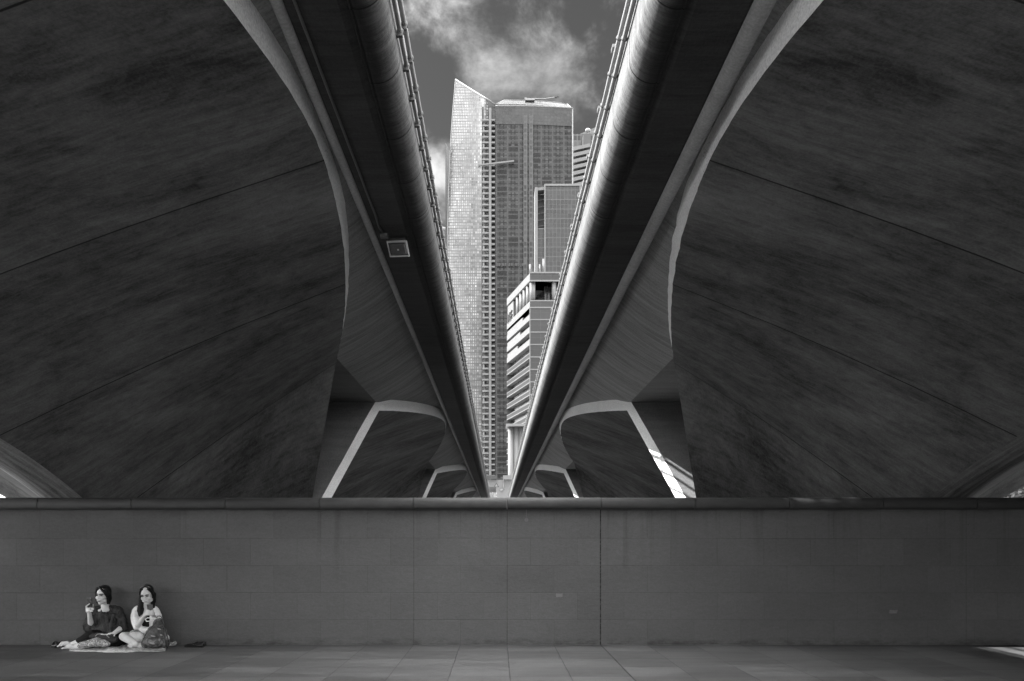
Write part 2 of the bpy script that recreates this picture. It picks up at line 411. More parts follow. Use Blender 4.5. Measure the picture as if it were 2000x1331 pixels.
for px, py, wd, hg, sk, lab in ((1092.5, 1163, 13, 7, 0.0, 'small pale scrap of tape on the wall below the bridge gap'),
                               (1744, 1195, 15, 7, 2.0, 'small skewed scrap of tape on the dim end of the wall')):
    b = MB(); c = at(px, py, WY)
    w_, h_ = wd / 152 / 2, hg / 152 / 2
    pts = [(-w_, -h_), (w_ * .9, -h_ * 1.0), (w_ + sk / 152, h_), (w_ * .2, h_ * .8), (-w_ + sk / 304, h_)]
    b.prism([(c.x + q[0], c.z + q[1]) for q in pts], WY - 0.003, WY - 0.0005, 'y')
    tag(b.build('tape_scrap', M['patch']), lab, 'tape', 'scraps of tape on the wall')

M['water'] = simple('river_water', 0.03, 0.3, 0.6, 0.08, bs=0.25, bd=0.08, spec=0.5)
b = MB(); b.face([(-900, WY + 0.44, -2.4), (900, WY + 0.44, -2.4), (900, 84, -2.4), (-900, 84, -2.4)])
tag(b.build('river_water', M['water']), kind='structure')
M['ground'] = simple('far_ground', 0.34, 0.3, 0.05, 0.9)
b = MB(); b.face([(-3000, 84, 0.4), (3000, 84, 0.4), (3000, 5000, 0.4), (-3000, 5000, 0.4)]); b.face([(-900, 84, -2.4), (900, 84, -2.4), (900, 84, 0.4), (-900, 84, 0.4)])
tag(b.build('far_bank_ground', M['ground']), kind='structure')
b = MB()                                     # land beside the promenade, out to the horizon behind the camera
b.face([(-3000, -3000, -0.05), (3000, -3000, -0.05), (3000, -45, -0.05), (-3000, -45, -0.05)])
b.face([(-3000, -45, -0.05), (-60, -45, -0.05), (-60, WY, -0.05), (-3000, WY, -0.05)])
b.face([(60, -45, -0.05), (3000, -45, -0.05), (3000, WY, -0.05), (60, WY, -0.05)])
tag(b.build('land', M['ground']), kind='structure')

# wall added out of view to block light from this side
b = MB(); b.box((8.7, 2.6, 2.1), (0.4, 15.3, 4.2), bevel=.03)
tag(b.build('blocker_wall', simple('blocker_wall_plaster', 0.05, .2, 1.5, .85)), 'added unseen dark wall that shades this end of the promenade', 'wall')

# ------------------------------------------------------------------ the two bridges
def sm(a, b, x):
    q = min(1, max(0, (x - a) / (b - a))); return q * q * (3 - 2 * q)
CROWN = 0.405
def lerp_table(tab, x):
    for (x0, *v0), (x1, *v1) in zip(tab, tab[1:]):
        if x <= x1:
            f = (x - x0) / (x1 - x0); return [p + (q - p) * f for p, q in zip(v0, v1)]
    return list(tab[-1][1:])
TA = 0.36
OUT_LEG = [(0.36, 962, 246), (0.385, 905, 140), (0.405, 850, 104), (0.425, 806, 76), (0.445, 776, 58), (0.50, 745, 10)]

def build_bridge(side, cfg, label):
    root = empty('concrete_bridge', (0, 0, 0), label, 'bridge')
    def P(xu, d, zu): return Vector((side * xu * U, d * L, EYE + zu * U))
    SH, SHC = cfg['shift'], cfg['crown_shift']
    def E(t):                                 # inner springing edge of the shell
        a = abs(t)
        if a <= TA:
            q = a / TA
            wob = 1.3 * noise.noise(Vector((t * 55, side * 3.1, 2))) + 0.5 * noise.noise(Vector((t * 160, side, 7)))
            return (145 + 97 * q ** 1.75 + SH + SHC * (1 - q) + wob, 319 - 57 * q ** 1.5 + wob * .6)
        return (242 + SH + (a - TA) * 726, 262 - 2010 * (a - TA))
    def RT(t):                                # upper (arch) or inner (leg) line of the rim
        a = abs(t); f = sm(0.31, 0.385, a); x, z = E(t)
        return (x + (1.5 if t < 0 else -4.0 * sm(0, .1, t) + 1.5 * (1 - sm(0, .1, t))) * (1 - f) + 8 * f + 0.7 * noise.noise(Vector((t * 70, side * 5, 9))), (0.0105 * f) * (1 if t > 0 else -1), z + 24 * (1 - f) + 12 * f)
    def K(t):                                 # keel
        return (583 + SH, 156 - 1000 * t * t)
    def EO(t):                                # outer springing edge
        a = abs(t)
        if a >= TA:
            x, z = lerp_table(OUT_LEG, a); return (x + SH, z)
        q = a / TA
        return (1080 - 118 * q ** 1.8 + SH, 320 - 74 * q ** 1.5)
    N = 200
    ts = [-0.5 + i / N for i in range(N + 1)]
    for n in range(0, 5):
        dc = CROWN + n
        # inner half of the shell, springing edge to keel
        b = MB(); pts = []; uvs = []
        for t in ts:
            xe, ze = E(t); xk, zk = K(t); row = []; ur = []
            for j in range(15):
                s = j / 14
                sag = math.sin(math.pi * s) * 6
                p = P(xe + (xk - xe) * s, dc + t, ze + (zk - ze) * s + sag); row.append(p)
                ur.append(((dc + t) * L, s * math.hypot(xk - xe, zk - ze) * U))
            pts.append(row); uvs.append(ur)
        b.grid(pts, uvs)
        # outer half
        pts = []; uvs = []
        for t in ts:
            xe, ze = EO(t); xk, zk = K(t); xk += 62; zk += 2; row = []; ur = []
            for j in range(11):
                s = j / 10; p = P(xk + (xe - xk) * s, dc + t, zk + (ze - zk) * s); row.append(p)
                ur.append(((dc + t) * L, 20 + s * math.hypot(xk - xe, zk - ze) * U))
            pts.append(row); uvs.append(ur)
        b.grid(pts, uvs)
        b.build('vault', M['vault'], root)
        # rounded keel strip between the halves
        b = MB(); pts = []; uvs = []
        for t in ts:
            xk, zk = K(t); row = []; ur = []
            for j in range(9):
                s = j / 8; row.append(P(xk + 62 * s, dc + t, zk - 12 * math.sin(math.pi * s) + 2 * s)); ur.append(((dc + t) * L, s * 62 * U))
            pts.append(row); uvs.append(ur)
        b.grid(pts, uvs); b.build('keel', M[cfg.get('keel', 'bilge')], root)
        # rim of the shell towards the gap
        b = MB(); pts = []; uvs = []; acc = 0; last = None
        for t in ts:
            xe, ze = E(t); xr, dr, zr = RT(t); row = []; ur = []
            p0 = P(xe, dc + t, ze); p1 = P(xr, dc + t + dr, zr)
            if last is not None: acc += (p0 - last).length
            last = p0
            for j in range(5):
                s = j / 4; row.append(p0.lerp(p1, s)); ur.append((acc, s * (p1 - p0).length))
            pts.append(row); uvs.append(ur)
        b.grid(pts, uvs); b.build('vault_rim', M['rim'], root)
        # outer rim
        b = MB(); pts = []
        for t in ts:
            xe, ze = EO(t); f = sm(0.31, 0.385, abs(t))
            pts.append([P(xe, dc + t, ze), P(xe + 6 * (1 - f) - 4 * f, dc + t + 0.0105 * f * (1 if t > 0 else -1), ze + 20 * (1 - f) + 12 * f)])
        b.grid(pts); b.build('vault_rim', M['rim'], root)
        # flared spandrel from the rim up to the ledge, through over the next pier
        b = MB(); pts = []; uvs = []
        M2 = 100
        for i in range(M2 + 1):
            d = dc - 0.5 + i / M2; t = d - dc
            tc_ = max(-TA, min(TA, t))
            xr, dr, zr = RT(tc_); xt, zt = cfg['ledge_out'], cfg['soffit_z'] + 18
            row = []; ur = []
            for j in range(9):
                s = j / 8; p = P(xr + (xt - xr) * s, d, zr + (zt - zr) * s - 5 * math.sin(math.pi * s) * sm(0.1, 0.35, abs(t))); row.append(p)
                ur.append((d * L, s * math.hypot(xt - xr, zt - zr) * U))
            pts.append(row); uvs.append(ur)
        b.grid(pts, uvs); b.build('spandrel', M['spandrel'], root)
        # outer spandrel
        b = MB(); pts = []
        for i in range(51):
            d = dc - 0.5 + i / 50; t = max(-TA, min(TA, d - dc)); xe, ze = EO(t)
            pts.append([P(xe + 6, d, ze + 20), P(1095 + SH, d, 345)])
        b.grid(pts); b.build('spandrel', M['spandrel'], root)
    # piers: the recess between the two inclined legs of each
    for n in range(0, 5):
        dp = CROWN + 0.5 + n
        b = MB(); xi = 590 + SH
        def line(sgn):
            rows = []
            for i in range(13):
                a = TA + (0.485 - TA) * i / 12
                t = a * sgn; xr, dr, zr = RT(t); d = (dp - 0.5 + t + dr) if sgn > 0 else (dp + 0.5 + t + dr)
                rows.append((xr, d, zr))
            return rows
        l1, l2 = line(1), line(-1)
        for ln in (l1, l2):
            pts = [[P(x_ + (xi - x_) * s, d, z) for s in (0, .25, .5, .75, 1)] for x_, d, z in ln]
            uvs = [[(i * 0.15, (x_ + (xi - x_) * s) * U) for s in (0, .25, .5, .75, 1)] for i, (x_, d, z) in enumerate(ln)]
            b.grid(pts, uvs, smooth=False)
        x_, da, z = l1[0]; db = l2[0][1]
        b.grid([[P(x_ + (xi - x_) * s, da + (db - da) * q / 6, z) for s in (0, .5, 1)] for q in range(7)],
               [[((da + (db - da) * q / 6) * L, (x_ + (xi - x_) * s) * U) for s in (0, .5, 1)] for q in range(7)], smooth=False)
        pts = [P(xi, d, z) for _, d, z in l1] + [P(xi, d, z) for _, d, z in l2[::-1]]
        b.face(pts)
        b.build('pier_recess', M['recess'], root, fix=False)
        b = MB()                               # stem that carries the legs down into the river bed
        zb = -3.2 if n > -1 else -0.02
        b.box(((side * (570 + SH) * U), dp * L, (EYE - 0.1 + zb) / 2), (4.6, 0.85, EYE - 0.1 - zb), bevel=0.15)
        b.build('pier_stem', M['recess'], root)
    # abutment end at the near side: none is seen; the deck simply runs on over the camera
    D0, D1 = cfg.get('d0', -0.10), 5.0 - 0.09
    sz = cfg['soffit_z']
    def strip(name, prof, mat, nd=60, smooth=True, close=False):
        b = MB(); pts = []; uvs = []
        for i in range(nd + 1):
            d = D0 + (D1 - D0) * i / nd; acc = 0; row = []; ur = []
            for j, (xu, zu) in enumerate(prof):
                if j: acc += math.hypot(xu - prof[j - 1][0], zu - prof[j - 1][1]) * U
                row.append(P(xu, d, zu)); ur.append((d * L, acc))
            pts.append(row); uvs.append(ur)
        b.grid(pts, uvs, smooth=smooth)
        return b.build(name, mat, root)
    x0, x1, x2 = cfg['soffit_in'], cfg['ledge_in'], cfg['ledge_out']
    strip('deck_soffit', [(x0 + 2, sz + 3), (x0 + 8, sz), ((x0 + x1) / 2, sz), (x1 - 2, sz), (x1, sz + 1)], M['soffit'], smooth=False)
    # half round ledge where the deck meets the shells
    lw = x2 - x1
    strip('ledge', [(x1 + lw * 0.5 * (1 - math.cos(math.pi * q / 10)) , sz + 1 - cfg['ledge_drop'] * math.sin(math.pi * q / 10)) for q in range(8)] + [(x2, sz + 1), (x2 + 1, sz + 22)], M['ledge'])
    # half round edge beam along the gap
    r = cfg['nose_r']; cx, cz = cfg['nose_x'], sz + r - 1
    arc = [(cx + 5.5, cz - r + 3), (cx + 4.6, cz - r + 0.2), (cx + 3.2, cz - r - .2), (cx + 2.9, cz - r + 1.0)] + [(cx - r * math.sin(R(a)), cz - r * math.cos(R(a))) for a in range(-6, 97, 6)]
    strip('edge_beam', arc + [(cx - r, cz + 10), (cx - r, cz + 35), (cx - r + 6, cz + 36)], M['nosing'], nd=140)
    top = cz + 36
    b = MB()                                   # deck slab
    w0, w1 = cx + 2, 1096 + SH + cfg.get('wide', 0)
    b.grid([[P(w0, d, top - 1), P(w0, d, top + 6), P(w1, d, top + 6), P(w1, d, 343)] for d in (D0, 1, 2, 3, 4, D1)], smooth=False)
    for d in (D0, D1): b.face([P(w0, d, top - 1), P(w0, d, top + 6), P(w1, d, top + 6), P(w1, d, 343)])
    b.build('deck_slab', M['deck'], root)
    deck_top = EYE + (top + 6) * U
    # railing set back from the edge
    rx = cfg['rail_x']; posts = []
    step = 1.18; y = 0.05 - 1.18 * 10
    k = 0
    while k < 80:
        yy = y + k * step
        b = MB()
        b.box((side * rx, yy, deck_top + 0.48), (0.045, 0.05, 0.96))
        b.box((side * (rx - 0.012), yy, deck_top + 0.975), (0.09, 0.11, 0.03))
        posts.append(b.build('railing_post', M['steel_dark'], root)); k += 1
    for h, rr in (((0.05, 0.075),) if side < 0 else ()) + ((0.20, 0.028), (0.45, 0.028), (0.70, 0.028), (0.95, 0.036)):
        b = MB(); b.tube([(side * (rx + 0.01), D0 * L, deck_top + h), (side * (rx + 0.01), D1 * L, deck_top + h)], rr, 8); b.build('rail', M['rail'], root)
    return root, dict(P=P, cx=cx, cz=cz, r=r, sz=sz, deck_top=deck_top)

left_bridge, LB = build_bridge(-1, dict(shift=0, crown_shift=0, soffit_z=328, soffit_in=90, ledge_in=131.5, ledge_out=139.5, ledge_drop=4, wide=150,
      nose_r=17, nose_x=87, rail_x=0.96), 'dark concrete bridge with a floodlight under its deck and a shaded rounded edge beam')
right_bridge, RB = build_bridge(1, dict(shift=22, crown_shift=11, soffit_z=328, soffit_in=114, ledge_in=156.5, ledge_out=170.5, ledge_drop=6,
      nose_r=17, nose_x=111.4, rail_x=1.235, keel='bilge_shaded', wide=1200), 'dark concrete bridge with its rounded edge beam half lit by the sun')

# service pipes along the edge beams
def pipe_run(side, xu, zu, r, first, step, style, label):
    root = empty('service_pipe', (side * xu * U, 0, EYE + zu * U), label, 'pipe', 'service pipes clipped along the edge beams')
    y0, y1 = -1.2, 4.85 * L
    b = MB(); pts = []
    n = 260; rs = []
    for i in range(n + 1):
        y = y0 + (y1 - y0) * i / n
        pts.append((random.uniform(-1, 1) * 0.0015, y, -0.003 * (0.5 - 0.5 * math.cos(2 * math.pi * (y - first) / step)) ))
    b.tube(pts, r, 12); b.build('pipe', M['pipe'], root)
    rest = MB(); nrest = 0; k = 0; y = first
    while y < y1 - 0.1:
        bb = MB() if k < 95 else rest
        if style == 'block':
            bb.box((side * 0.004, y, -r - 0.010), (0.050, 0.034, 0.034), bevel=0.003)
            bb.tube([(-0.026, y, -r - 0.01)] + [((r + 0.004) * math.cos(q), y, (r + 0.004) * math.sin(q)) for q in (math.pi - 0.3, 2.4, 1.9, 1.57, 1.2, 0.7, 0.3)] + [(0.026, y, -r - 0.01)], 0.004, 6)
        else:
            bb.tube([((r + 0.003) * math.cos(q), y, (r + 0.003) * math.sin(q)) for q in [2 * math.pi * i / 16 for i in range(17)]], 0.005, 6)
            bb.tube([(side * r, y, -0.004), (side * (r + 0.055), y, -0.012)], 0.006, 6)
        if k < 95: bb.build('pipe_clamp', M['steel_dark'], root)
        else: nrest += 1
        y += step * (1 if k < 95 else 1.0); k += 1
    if nrest: tag(rest.build('pipe_clamp', M['steel_dark'], root), kind='stuff')
    return root
pipe_run(-1, 67.6, 351, 0.017, 0.30, 0.43, 'block', 'pale pipe clipped tight to the shaded edge beam, the one nearer the beam')
pipe_run(-1, 67.4, 371, 0.020, 0.55, 0.43, 'block', 'pale pipe with dark blocks standing clear above the shaded edge beam')
pipe_run(1, 92.2, 364, 0.019, 0.2, 0.5, 'ring', 'white pipe with dark rings lying against the sunlit edge beam')
pipe_run(1, 92.0, 379, 0.018, 0.45, 0.5, 'ring', 'white pipe outermost above the sunlit edge beam')

# floodlight under the shaded deck with its conduit
fx, fy, fz = -107.5 * U, 0.558 * L, EYE + 328 * U
fl = empty('floodlight', (fx, fy, fz), 'square floodlight with pale frame fixed under the shaded bridge deck', 'floodlight')
fl.rotation_euler = (R(-30), 0, R(-4)); fl.location.z -= 0.06
M['lamp_frame'] = simple('aluminium_frame', 0.5, 0.1, 20, 0.4, 0.3)
M['lamp_glass'] = simple('lamp_glass', 0.06, 0.3, 12, 0.12, spec=0.8)
b = MB(); b.box((0, 0, -0.05), (0.185, 0.17, 0.08), bevel=0.012); b.box((-0.115, 0.0, -0.03), (0.02, 0.05, 0.05), bevel=0.004); b.build('housing', M['steel_dark'], fl)
b = MB(); b.box((-.07, .06, .0), (.02, .03, .15)); b.box((.07, .06, .0), (.02, .03, .15)); b.build('bracket', M['steel_dark'], fl)
b = MB()
for c, s in (((0, .103, -.095), (.232, .014, .02)), ((0, -.103, -.095), (.232, .014, .02)), ((.109, 0, -.095), (.014, .192, .02)), ((-.109, 0, -.095), (.014, .192, .02))): b.box(c, s, bevel=0.003)
b.build('frame', M['lamp_frame'], fl)
b = MB(); b.box((0, 0, -.098), (.165, .15, .022), bevel=0.009); b.build('glass', M['lamp_glass'], fl)
b = MB(); b.box((0, 0, -.112), (.02, .02, .006), bevel=0.002); b.build('led_chip', M['lamp_frame'], fl)
b = MB()
cxu = -123.5 * U; pts = [(cxu, -1.4 + i * 0.5, fz - 0.012 - 0.004 * (i % 2)) for i in range(21)] + [(cxu - 0.01, fy - 0.35, fz - 0.012), (cxu + .01, fy - 0.2, fz - 0.014)]
b.tube(pts, 0.011, 8)
tag(b.build('cable_conduit', M['steel_dark']), 'thin dark cable conduit running along the underside of the shaded deck', 'conduit')
b = MB(); b.box((cxu + 0.015, fy - 0.12, fz - 0.022), (0.09, 0.08, 0.042), bevel=0.006); b.tube([(cxu + 0.05, fy - 0.11, fz - .02), (fx - .16, fy - .07, fz - .035), (fx - .12, fy, fz - .03)], 0.008, 6)
tag(b.build('junction_box', M['steel_dark']), 'small dark junction box between the conduit and the floodlight', 'junction box')

# ------------------------------------------------------------------ towers beyond the river
CK = 0.52
def csimple(name, base, *a, **k): return simple(name, base * CK, *a, **k)
def facade(name, pw, ph, base, var, frame, fx=0.12, fy=0.14, rough=0.18, dark=0.0, floor_h=None, slab=0.0, patch=0.0, spec=0.6, sky=0.0, big=(0, 0)):
    """curtain wall: UV in metres; panes pw x ph, random tone per pane, optional pale floor bands and dark open panes"""
    base *= CK; frame *= CK; sky *= CK
    m, k = new_mat(name)
    uv = k.n('ShaderNodeUVMap').outputs[0]; u, v, _ = k.xyz(uv)
    def cellf(c, s):
        q = k.m('DIVIDE', c, s); return k.m('FLOOR', q), k.m('FRACT', q)
    iu, fu = cellf(u, pw); iv, fv = cellf(v, ph)
    wn = k.n('ShaderNodeTexWhiteNoise', {0: k.n('ShaderNodeCombineXYZ', {0: iu, 1: iv})}, noise_dimensions='2D').outputs['Value']
    wn2 = k.n('ShaderNodeTexWhiteNoise', {0: k.n('ShaderNodeCombineXYZ', {0: k.m('FLOOR', k.m('DIVIDE', u, pw * 3)), 1: k.m('FLOOR', k.m('DIVIDE', v, ph * 3)), 2: 4.0})}, noise_dimensions='3D').outputs['Value']
    bl = k.noise(k.scale(uv, (0.03, 0.016, 1)), 1.0, 4, 0.6)
    tone = k.m('MULTIPLY', k.rng(wn, 0, 1, 1 - var, 1 + var), base)
    tone = k.m('MULTIPLY', tone, k.rng(wn2, 0, 1, 1 - var * 0.8, 1 + var * 0.8))
    tone = k.m('MULTIPLY', tone, k.rng(bl, 0.3, 0.7, 1 - patch, 1 + patch))
    if dark:
        tone = k.m('MULTIPLY', tone, k.m('SUBTRACT', 1.0, k.m('MULTIPLY', k.m('LESS_THAN', wn2, dark), 0.7)))
        tone = k.mix(k.m('GREATER_THAN', wn, 1 - dark * 0.25), tone, base * 1.9)
    fr = k.m('MAXIMUM', k.m('LESS_THAN', fu, fx), k.m('LESS_THAN', fv, fy))
    col = k.mix(fr, tone, frame)
    if floor_h:
        _, ff = cellf(v, floor_h)
        sl = k.m('LESS_THAN', ff, slab); col = k.mix(sl, col, base * 2.0 if sky == 0 else sky)
    if big[0]:
        _, fb = cellf(u, big[0]); col = k.mix(k.m('LESS_THAN', fb, big[1]), col, base * 1.5)
    finish(k, col, k.mix(fr, k.rng(wn, 0, 1, rough, rough + 0.12), 0.5), spec=spec * 0.45)
    return m
WHITE = csimple('white_cladding', 0.105, 0.06, 0.2, 0.6)
WHITE_SH = csimple('white_cladding_shaded', 0.12, 0.06, 0.2, 0.6)  # copy of the white cladding, tone set for faces in shade
CONC = csimple('tower_concrete', 0.15, 0.1, 0.3, 0.8)
DARKG = facade('dark_curtain_glass', 3.3, 2.0, 0.018, 0.3, 0.045, 0.05, 0.05, 0.12)
ROOFG = csimple('roof_glass', 0.06, 0.15, 0.2, 0.25)
VOID = csimple('deep_opening', 0.012, 0.3, 0.5, 0.6)
GOND = csimple('gondola_paint', 0.2, 0.1, 1, 0.5)

def wz(py, y): return EYE + (PY0 - py) / F * y
def wx(px, y): return (px - PX0) / F * y

# ---- the tall curved tower
TY = 420.0
sail = empty('glass_skyscraper', (wx(1000, TY), TY, 0.4), 'tallest curved glass skyscraper with a slanting pointed crown, filling the gap between bridges', 'skyscraper')
O = Vector((wx(1000, TY), TY, 0.4))
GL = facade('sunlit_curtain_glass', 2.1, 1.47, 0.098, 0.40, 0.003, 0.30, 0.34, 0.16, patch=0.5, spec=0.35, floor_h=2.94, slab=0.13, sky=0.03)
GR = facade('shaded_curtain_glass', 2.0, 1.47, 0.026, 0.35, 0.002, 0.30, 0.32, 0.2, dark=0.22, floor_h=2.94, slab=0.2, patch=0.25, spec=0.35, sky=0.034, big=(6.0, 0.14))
GS = facade('crown_glass', 1.72, 1.6, 0.026, 0.2, 0.012, 0.14, 0.2, 0.2, patch=0.2)
PERF = facade('shaded_core_windows', 1.5, 2.94, 0.02, 0.6, 0.045, 0.22, 0.3, 0.4, dark=0.4)
edge = [(150, 891), (157, 890), (220, 884.5), (280, 880.5), (360, 877), (450, 874.5), (600, 872), (1060, 870)]
def edge_x(py):
    for (a, xa), (c, xc) in zip(edge, edge[1:]):
        if py <= c: return xa + (xc - xa) * max(0, (py - a)) / (c - a)
    return edge[-1][1]
def crown_y(px):                         # sloping roof line of the pointed half
    return 157 + (px - 890) / (967 - 890) * (205 - 157)
NU, NV = 22, 60
rows = []; uvs = []
for i in range(NU + 1):
    s = i / NU; col_ = []; ur = []
    for j in range(NV + 1):
        q = j / NV
        px_top = 890 + (953 - 890) * s
        py = 1060 + (crown_y(px_top) - 1060) * q
        px = edge_x(py) + (953 - edge_x(py)) * s
        y = TY + 34 * (1 - s) ** 1.6
        col_.append(Vector((wx(px, y), y, wz(py, y))) - O)
        arc = 34.0 * s + 8 * (1 - (1 - s) ** 1.6)
        ur.append((arc + 0.0, wz(py, TY)))
    rows.append(col_); uvs.append(ur)
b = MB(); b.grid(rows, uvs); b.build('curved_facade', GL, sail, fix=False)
left_edge = rows[0]
# white edge trim on the sloping crown and on the far edge
b = MB(); b.tube([r[-1] + Vector((0, -.3, 0.2)) for r in rows] + [Vector((wx(967, TY), TY, wz(205, TY))) - O], 0.45, 6); b.tube(left_edge, 0.35, 6); b.build('crown_edge', WHITE, sail)
# core recess and white pier between the two halves
def vbox(name, px0, px1, py0, py1, y0, y1, mat, parent, org):
    b = MB(); x0, x1 = wx(px0, y0), wx(px1, y0); z0, z1 = wz(py0, y0), wz(py1, y0)
    b.box(((x0 + x1) / 2 - org.x, (y0 + y1) / 2 - org.y, (z0 + z1) / 2 - org.z), (abs(x1 - x0), y1 - y0, abs(z1 - z0)))
    return b.build(name, mat, parent)
b = MB(); y = TY + 1.2
x0, x1, z0, z1 = wx(941, y), wx(968, y), wz(1060, y), wz(209, y)
b.face([Vector(p) - O for p in ((x0, y, z0), (x1, y, z0), (x1, y, z1), (x0, y, z1))], [(0, 0), (x1 - x0, 0), (x1 - x0, z1 - z0), (0, z1 - z0)])
b.build('recessed_windows', facade('recessed_window_glass', 1.8, 1.47, 0.035, 0.4, 0.02, 0.12, 0.1, 0.25, dark=0.2), sail)
b = MB(); b.box((wx(957.2, TY) - O.x, TY - 0.3 - O.y, (wz(214, TY) + 0.4) / 2 - O.z), (1.35, 2.6, wz(214, TY) - 0.4)); b.build('white_pier', WHITE, sail)
zf = wz(930, TY); k = 0
while zf < wz(232, TY):
    b = MB()
    b.box((wx(948.2, TY) - O.x, TY - 0.2 - O.y, zf - O.z), (3.3, 2.2, 0.75))
    b.box((wx(962.8, TY) - O.x, TY - 0.2 - O.y, zf - O.z), (2.0, 2.2, 0.75))
    if k % 3 == 1: b.box((wx(944.5, TY) - O.x, TY - 0.4 - O.y, zf + 1.2 - O.z), (0.8, 1.4, 1.9))
    b.build('balcony_slab', CONC, sail); zf += 2.94; k += 1
# shaded half: gently bowed front with a pale roof edge
rows = []; uvs = []
for i in range(25):
    s = i / 24; px = 968 + (1118 - 968) * s
    y = TY - 2 + 9 * (s - 0.35) ** 2
    pt = 208 + 1.0 * s + 6.5 * max(0, s - 0.42) ** 1.3
    rows.append([Vector((wx(px, y), y, wz(1060 + (pt - 1060) * j / 40, y))) - O for j in range(41)])
    uvs.append([(s * 41.0, wz(1060 + (pt - 1060) * j / 40, TY)) for j in range(41)])
topline = [r[-1] for r in rows]
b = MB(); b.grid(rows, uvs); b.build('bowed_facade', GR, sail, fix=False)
b = MB()                                   # crown band of plain glass above the top storey
b.grid([[r[-1] - Vector((0, .25, 9.5)), r[-1] - Vector((0, .25, 0.3))] for r in rows], [[(41.0 * i / 24, 0), (41.0 * i / 24, 9.2)] for i in range(25)])
b.build('crown_band', GS, sail, fix=False)
b = MB(); b.tube([p + Vector((0, -.2, .1)) for p in topline], 0.4, 6); b.tube([rows[-1][0], rows[-1][-1]], 0.4, 6); b.build('roof_edge', WHITE_SH, sail)
# two stacks of deep windows in the shaded half
for pa, pb in ((1022.5, 1030), (1033.5, 1041.5)):
    b = MB(); s = ((pa + pb) / 2 - 968) / 150; y = TY - 2.6 + 9 * (s - .35) ** 2
    x0, x1, z0, z1 = wx(pa, y), wx(pb, y), wz(960, y), wz(224, y)
    b.face([Vector(p) - O for p in ((x0, y, z0), (x1, y, z0), (x1, y, z1), (x0, y, z1))], [(0, 0), (x1 - x0, 0), (x1 - x0, z1 - z0), (0, z1 - z0)])
    b.build('window_stack', PERF, sail)
b = MB(); y = TY - 2.2                     # row of open vents across the shaded half
for px in (971, 975.5, 982.5, 987, 995, 999.5, 1008, 1012.5, 1021, 1040):
    b.box((wx(px, y) - O.x, y - O.y, wz(517.5, y) - O.z), (0.85, 0.5, 1.5)); 
b.build('vent_opening', VOID, sail)
# roof: sloping pale slab with glass strip behind
b = MB()
ya = TY + 14
back = [(985, 196.5), (1030, 197), (1060, 198.5), (1090, 201), (1108, 204)]
front = [(968, 205), (1010, 205.2), (1045, 206.2), (1085, 209.5), (1117, 212.5)]
b.grid([[Vector((wx(f[0], TY + 2), TY + 2, wz(f[1] - 1, TY + 2))) - O, Vector((wx(q[0], ya), ya, wz(q[1], ya))) - O] for f, q in zip(front, back)], smooth=False)
b.build('sloping_roof', ROOFG, sail, fix=False)
b = MB()
b.tube([Vector((wx(q[0], ya), ya, wz(q[1], ya))) - O for q in back], 0.35, 6)
b.tube([Vector((wx(968, TY + 2), TY + 2, wz(204.5, TY + 2))) - O, Vector((wx(985, ya), ya, wz(196.5, ya))) - O], 0.35, 6)
b.tube([Vector((wx(1117, TY + 2), TY + 2, wz(212, TY + 2))) - O, Vector((wx(1108, ya), ya, wz(204, ya))) - O], 0.35, 6)
b.build('roof_edge', WHITE, sail)
# far sides so the tower is closed
b = MB()
zt = wz(215, TY)
pts = [(wx(870, TY + 34), TY + 34), (wx(890, TY + 60), TY + 60), (wx(1118, TY + 60), TY + 60), (wx(1118, TY + 4), TY + 4)]
for (xa, yaa), (xb, yb) in zip(pts, pts[1:]):
    b.face([Vector((xa, yaa, .4)) - O, Vector((xb, yb, .4)) - O, Vector((xb, yb, zt)) - O, Vector((xa, yaa, zt)) - O])
b.build('back_walls', CONC, sail)
# roof crane
cr = empty('roof_crane', (wx(1035, TY + 10), TY + 10, wz(197, TY + 10)), 'slender cleaning crane lying along the roof of the tallest skyscraper', 'crane')
b = MB(); b.box((0, 0, 0.3), (5.0, 2, 1.0)); b.box((-2.2, 0, .9), (1.2, 1.2, 0.9)); b.build('crane_base', GOND, cr)
b = MB(); b.tube([(0, 0, .8), (8, 0, 1.0), (13.5, 0, 1.9)], [0.35, .28, 0.22], 6); b.build('crane_boom', GOND, cr)
b = MB(); b.box((14.0, 0, 1.9), (1.1, .8, .8)); b.box((14.9, 0, 2.1), (1.1, .5, .3)); b.build('crane_head', VOID, cr)
# cleaning platform hung across the front
pt = empty('cleaning_platform', (wx(970, TY - 3), TY - 3, wz(321, TY - 3)), 'long pale window cleaning platform hanging across the tallest skyscraper', 'platform')
b = MB()
pa = Vector((wx(936, TY - 2.6) - pt.location.x, 0.2, wz(323.5, TY - 3) - pt.location.z)); pb_ = Vector((wx(1004, TY - 3.6) - pt.location.x, -.6, wz(315.5, TY - 3) - pt.location.z))
dirv = (pb_ - pa); ang = math.atan2(dirv.z, dirv.x)
b.box((pa + pb_) / 2, (dirv.length, 0.9, 0.75), Matrix.Rotation(-ang, 3, 'Y')); b.build('deck', WHITE, pt)
b = MB(); b.box(pa, (1.2, 1.1, 1.5)); b.build('end_frame', WHITE, pt)

# ---- generic closed block
def block(b, x0, x1, y0, y1, z0, z1, org):
    """four walls and roof with metre UVs"""
    c = [(x0, y0), (x1, y0), (x1, y1), (x0, y1)]
    for i in range(4):
        (xa, ya_), (xb, yb) = c[i], c[(i + 1) % 4]; ln = math.hypot(xb - xa, yb - ya_)
        b.face([Vector((xa, ya_, z0)) - org, Vector((xb, yb, z0)) - org, Vector((xb, yb, z1)) - org, Vector((xa, ya_, z1)) - org], [(0, z0), (ln, z0), (ln, z1), (0, z1)])
    b.face([Vector((*q, z1)) - org for q in c], [(0, 0)] * 4)

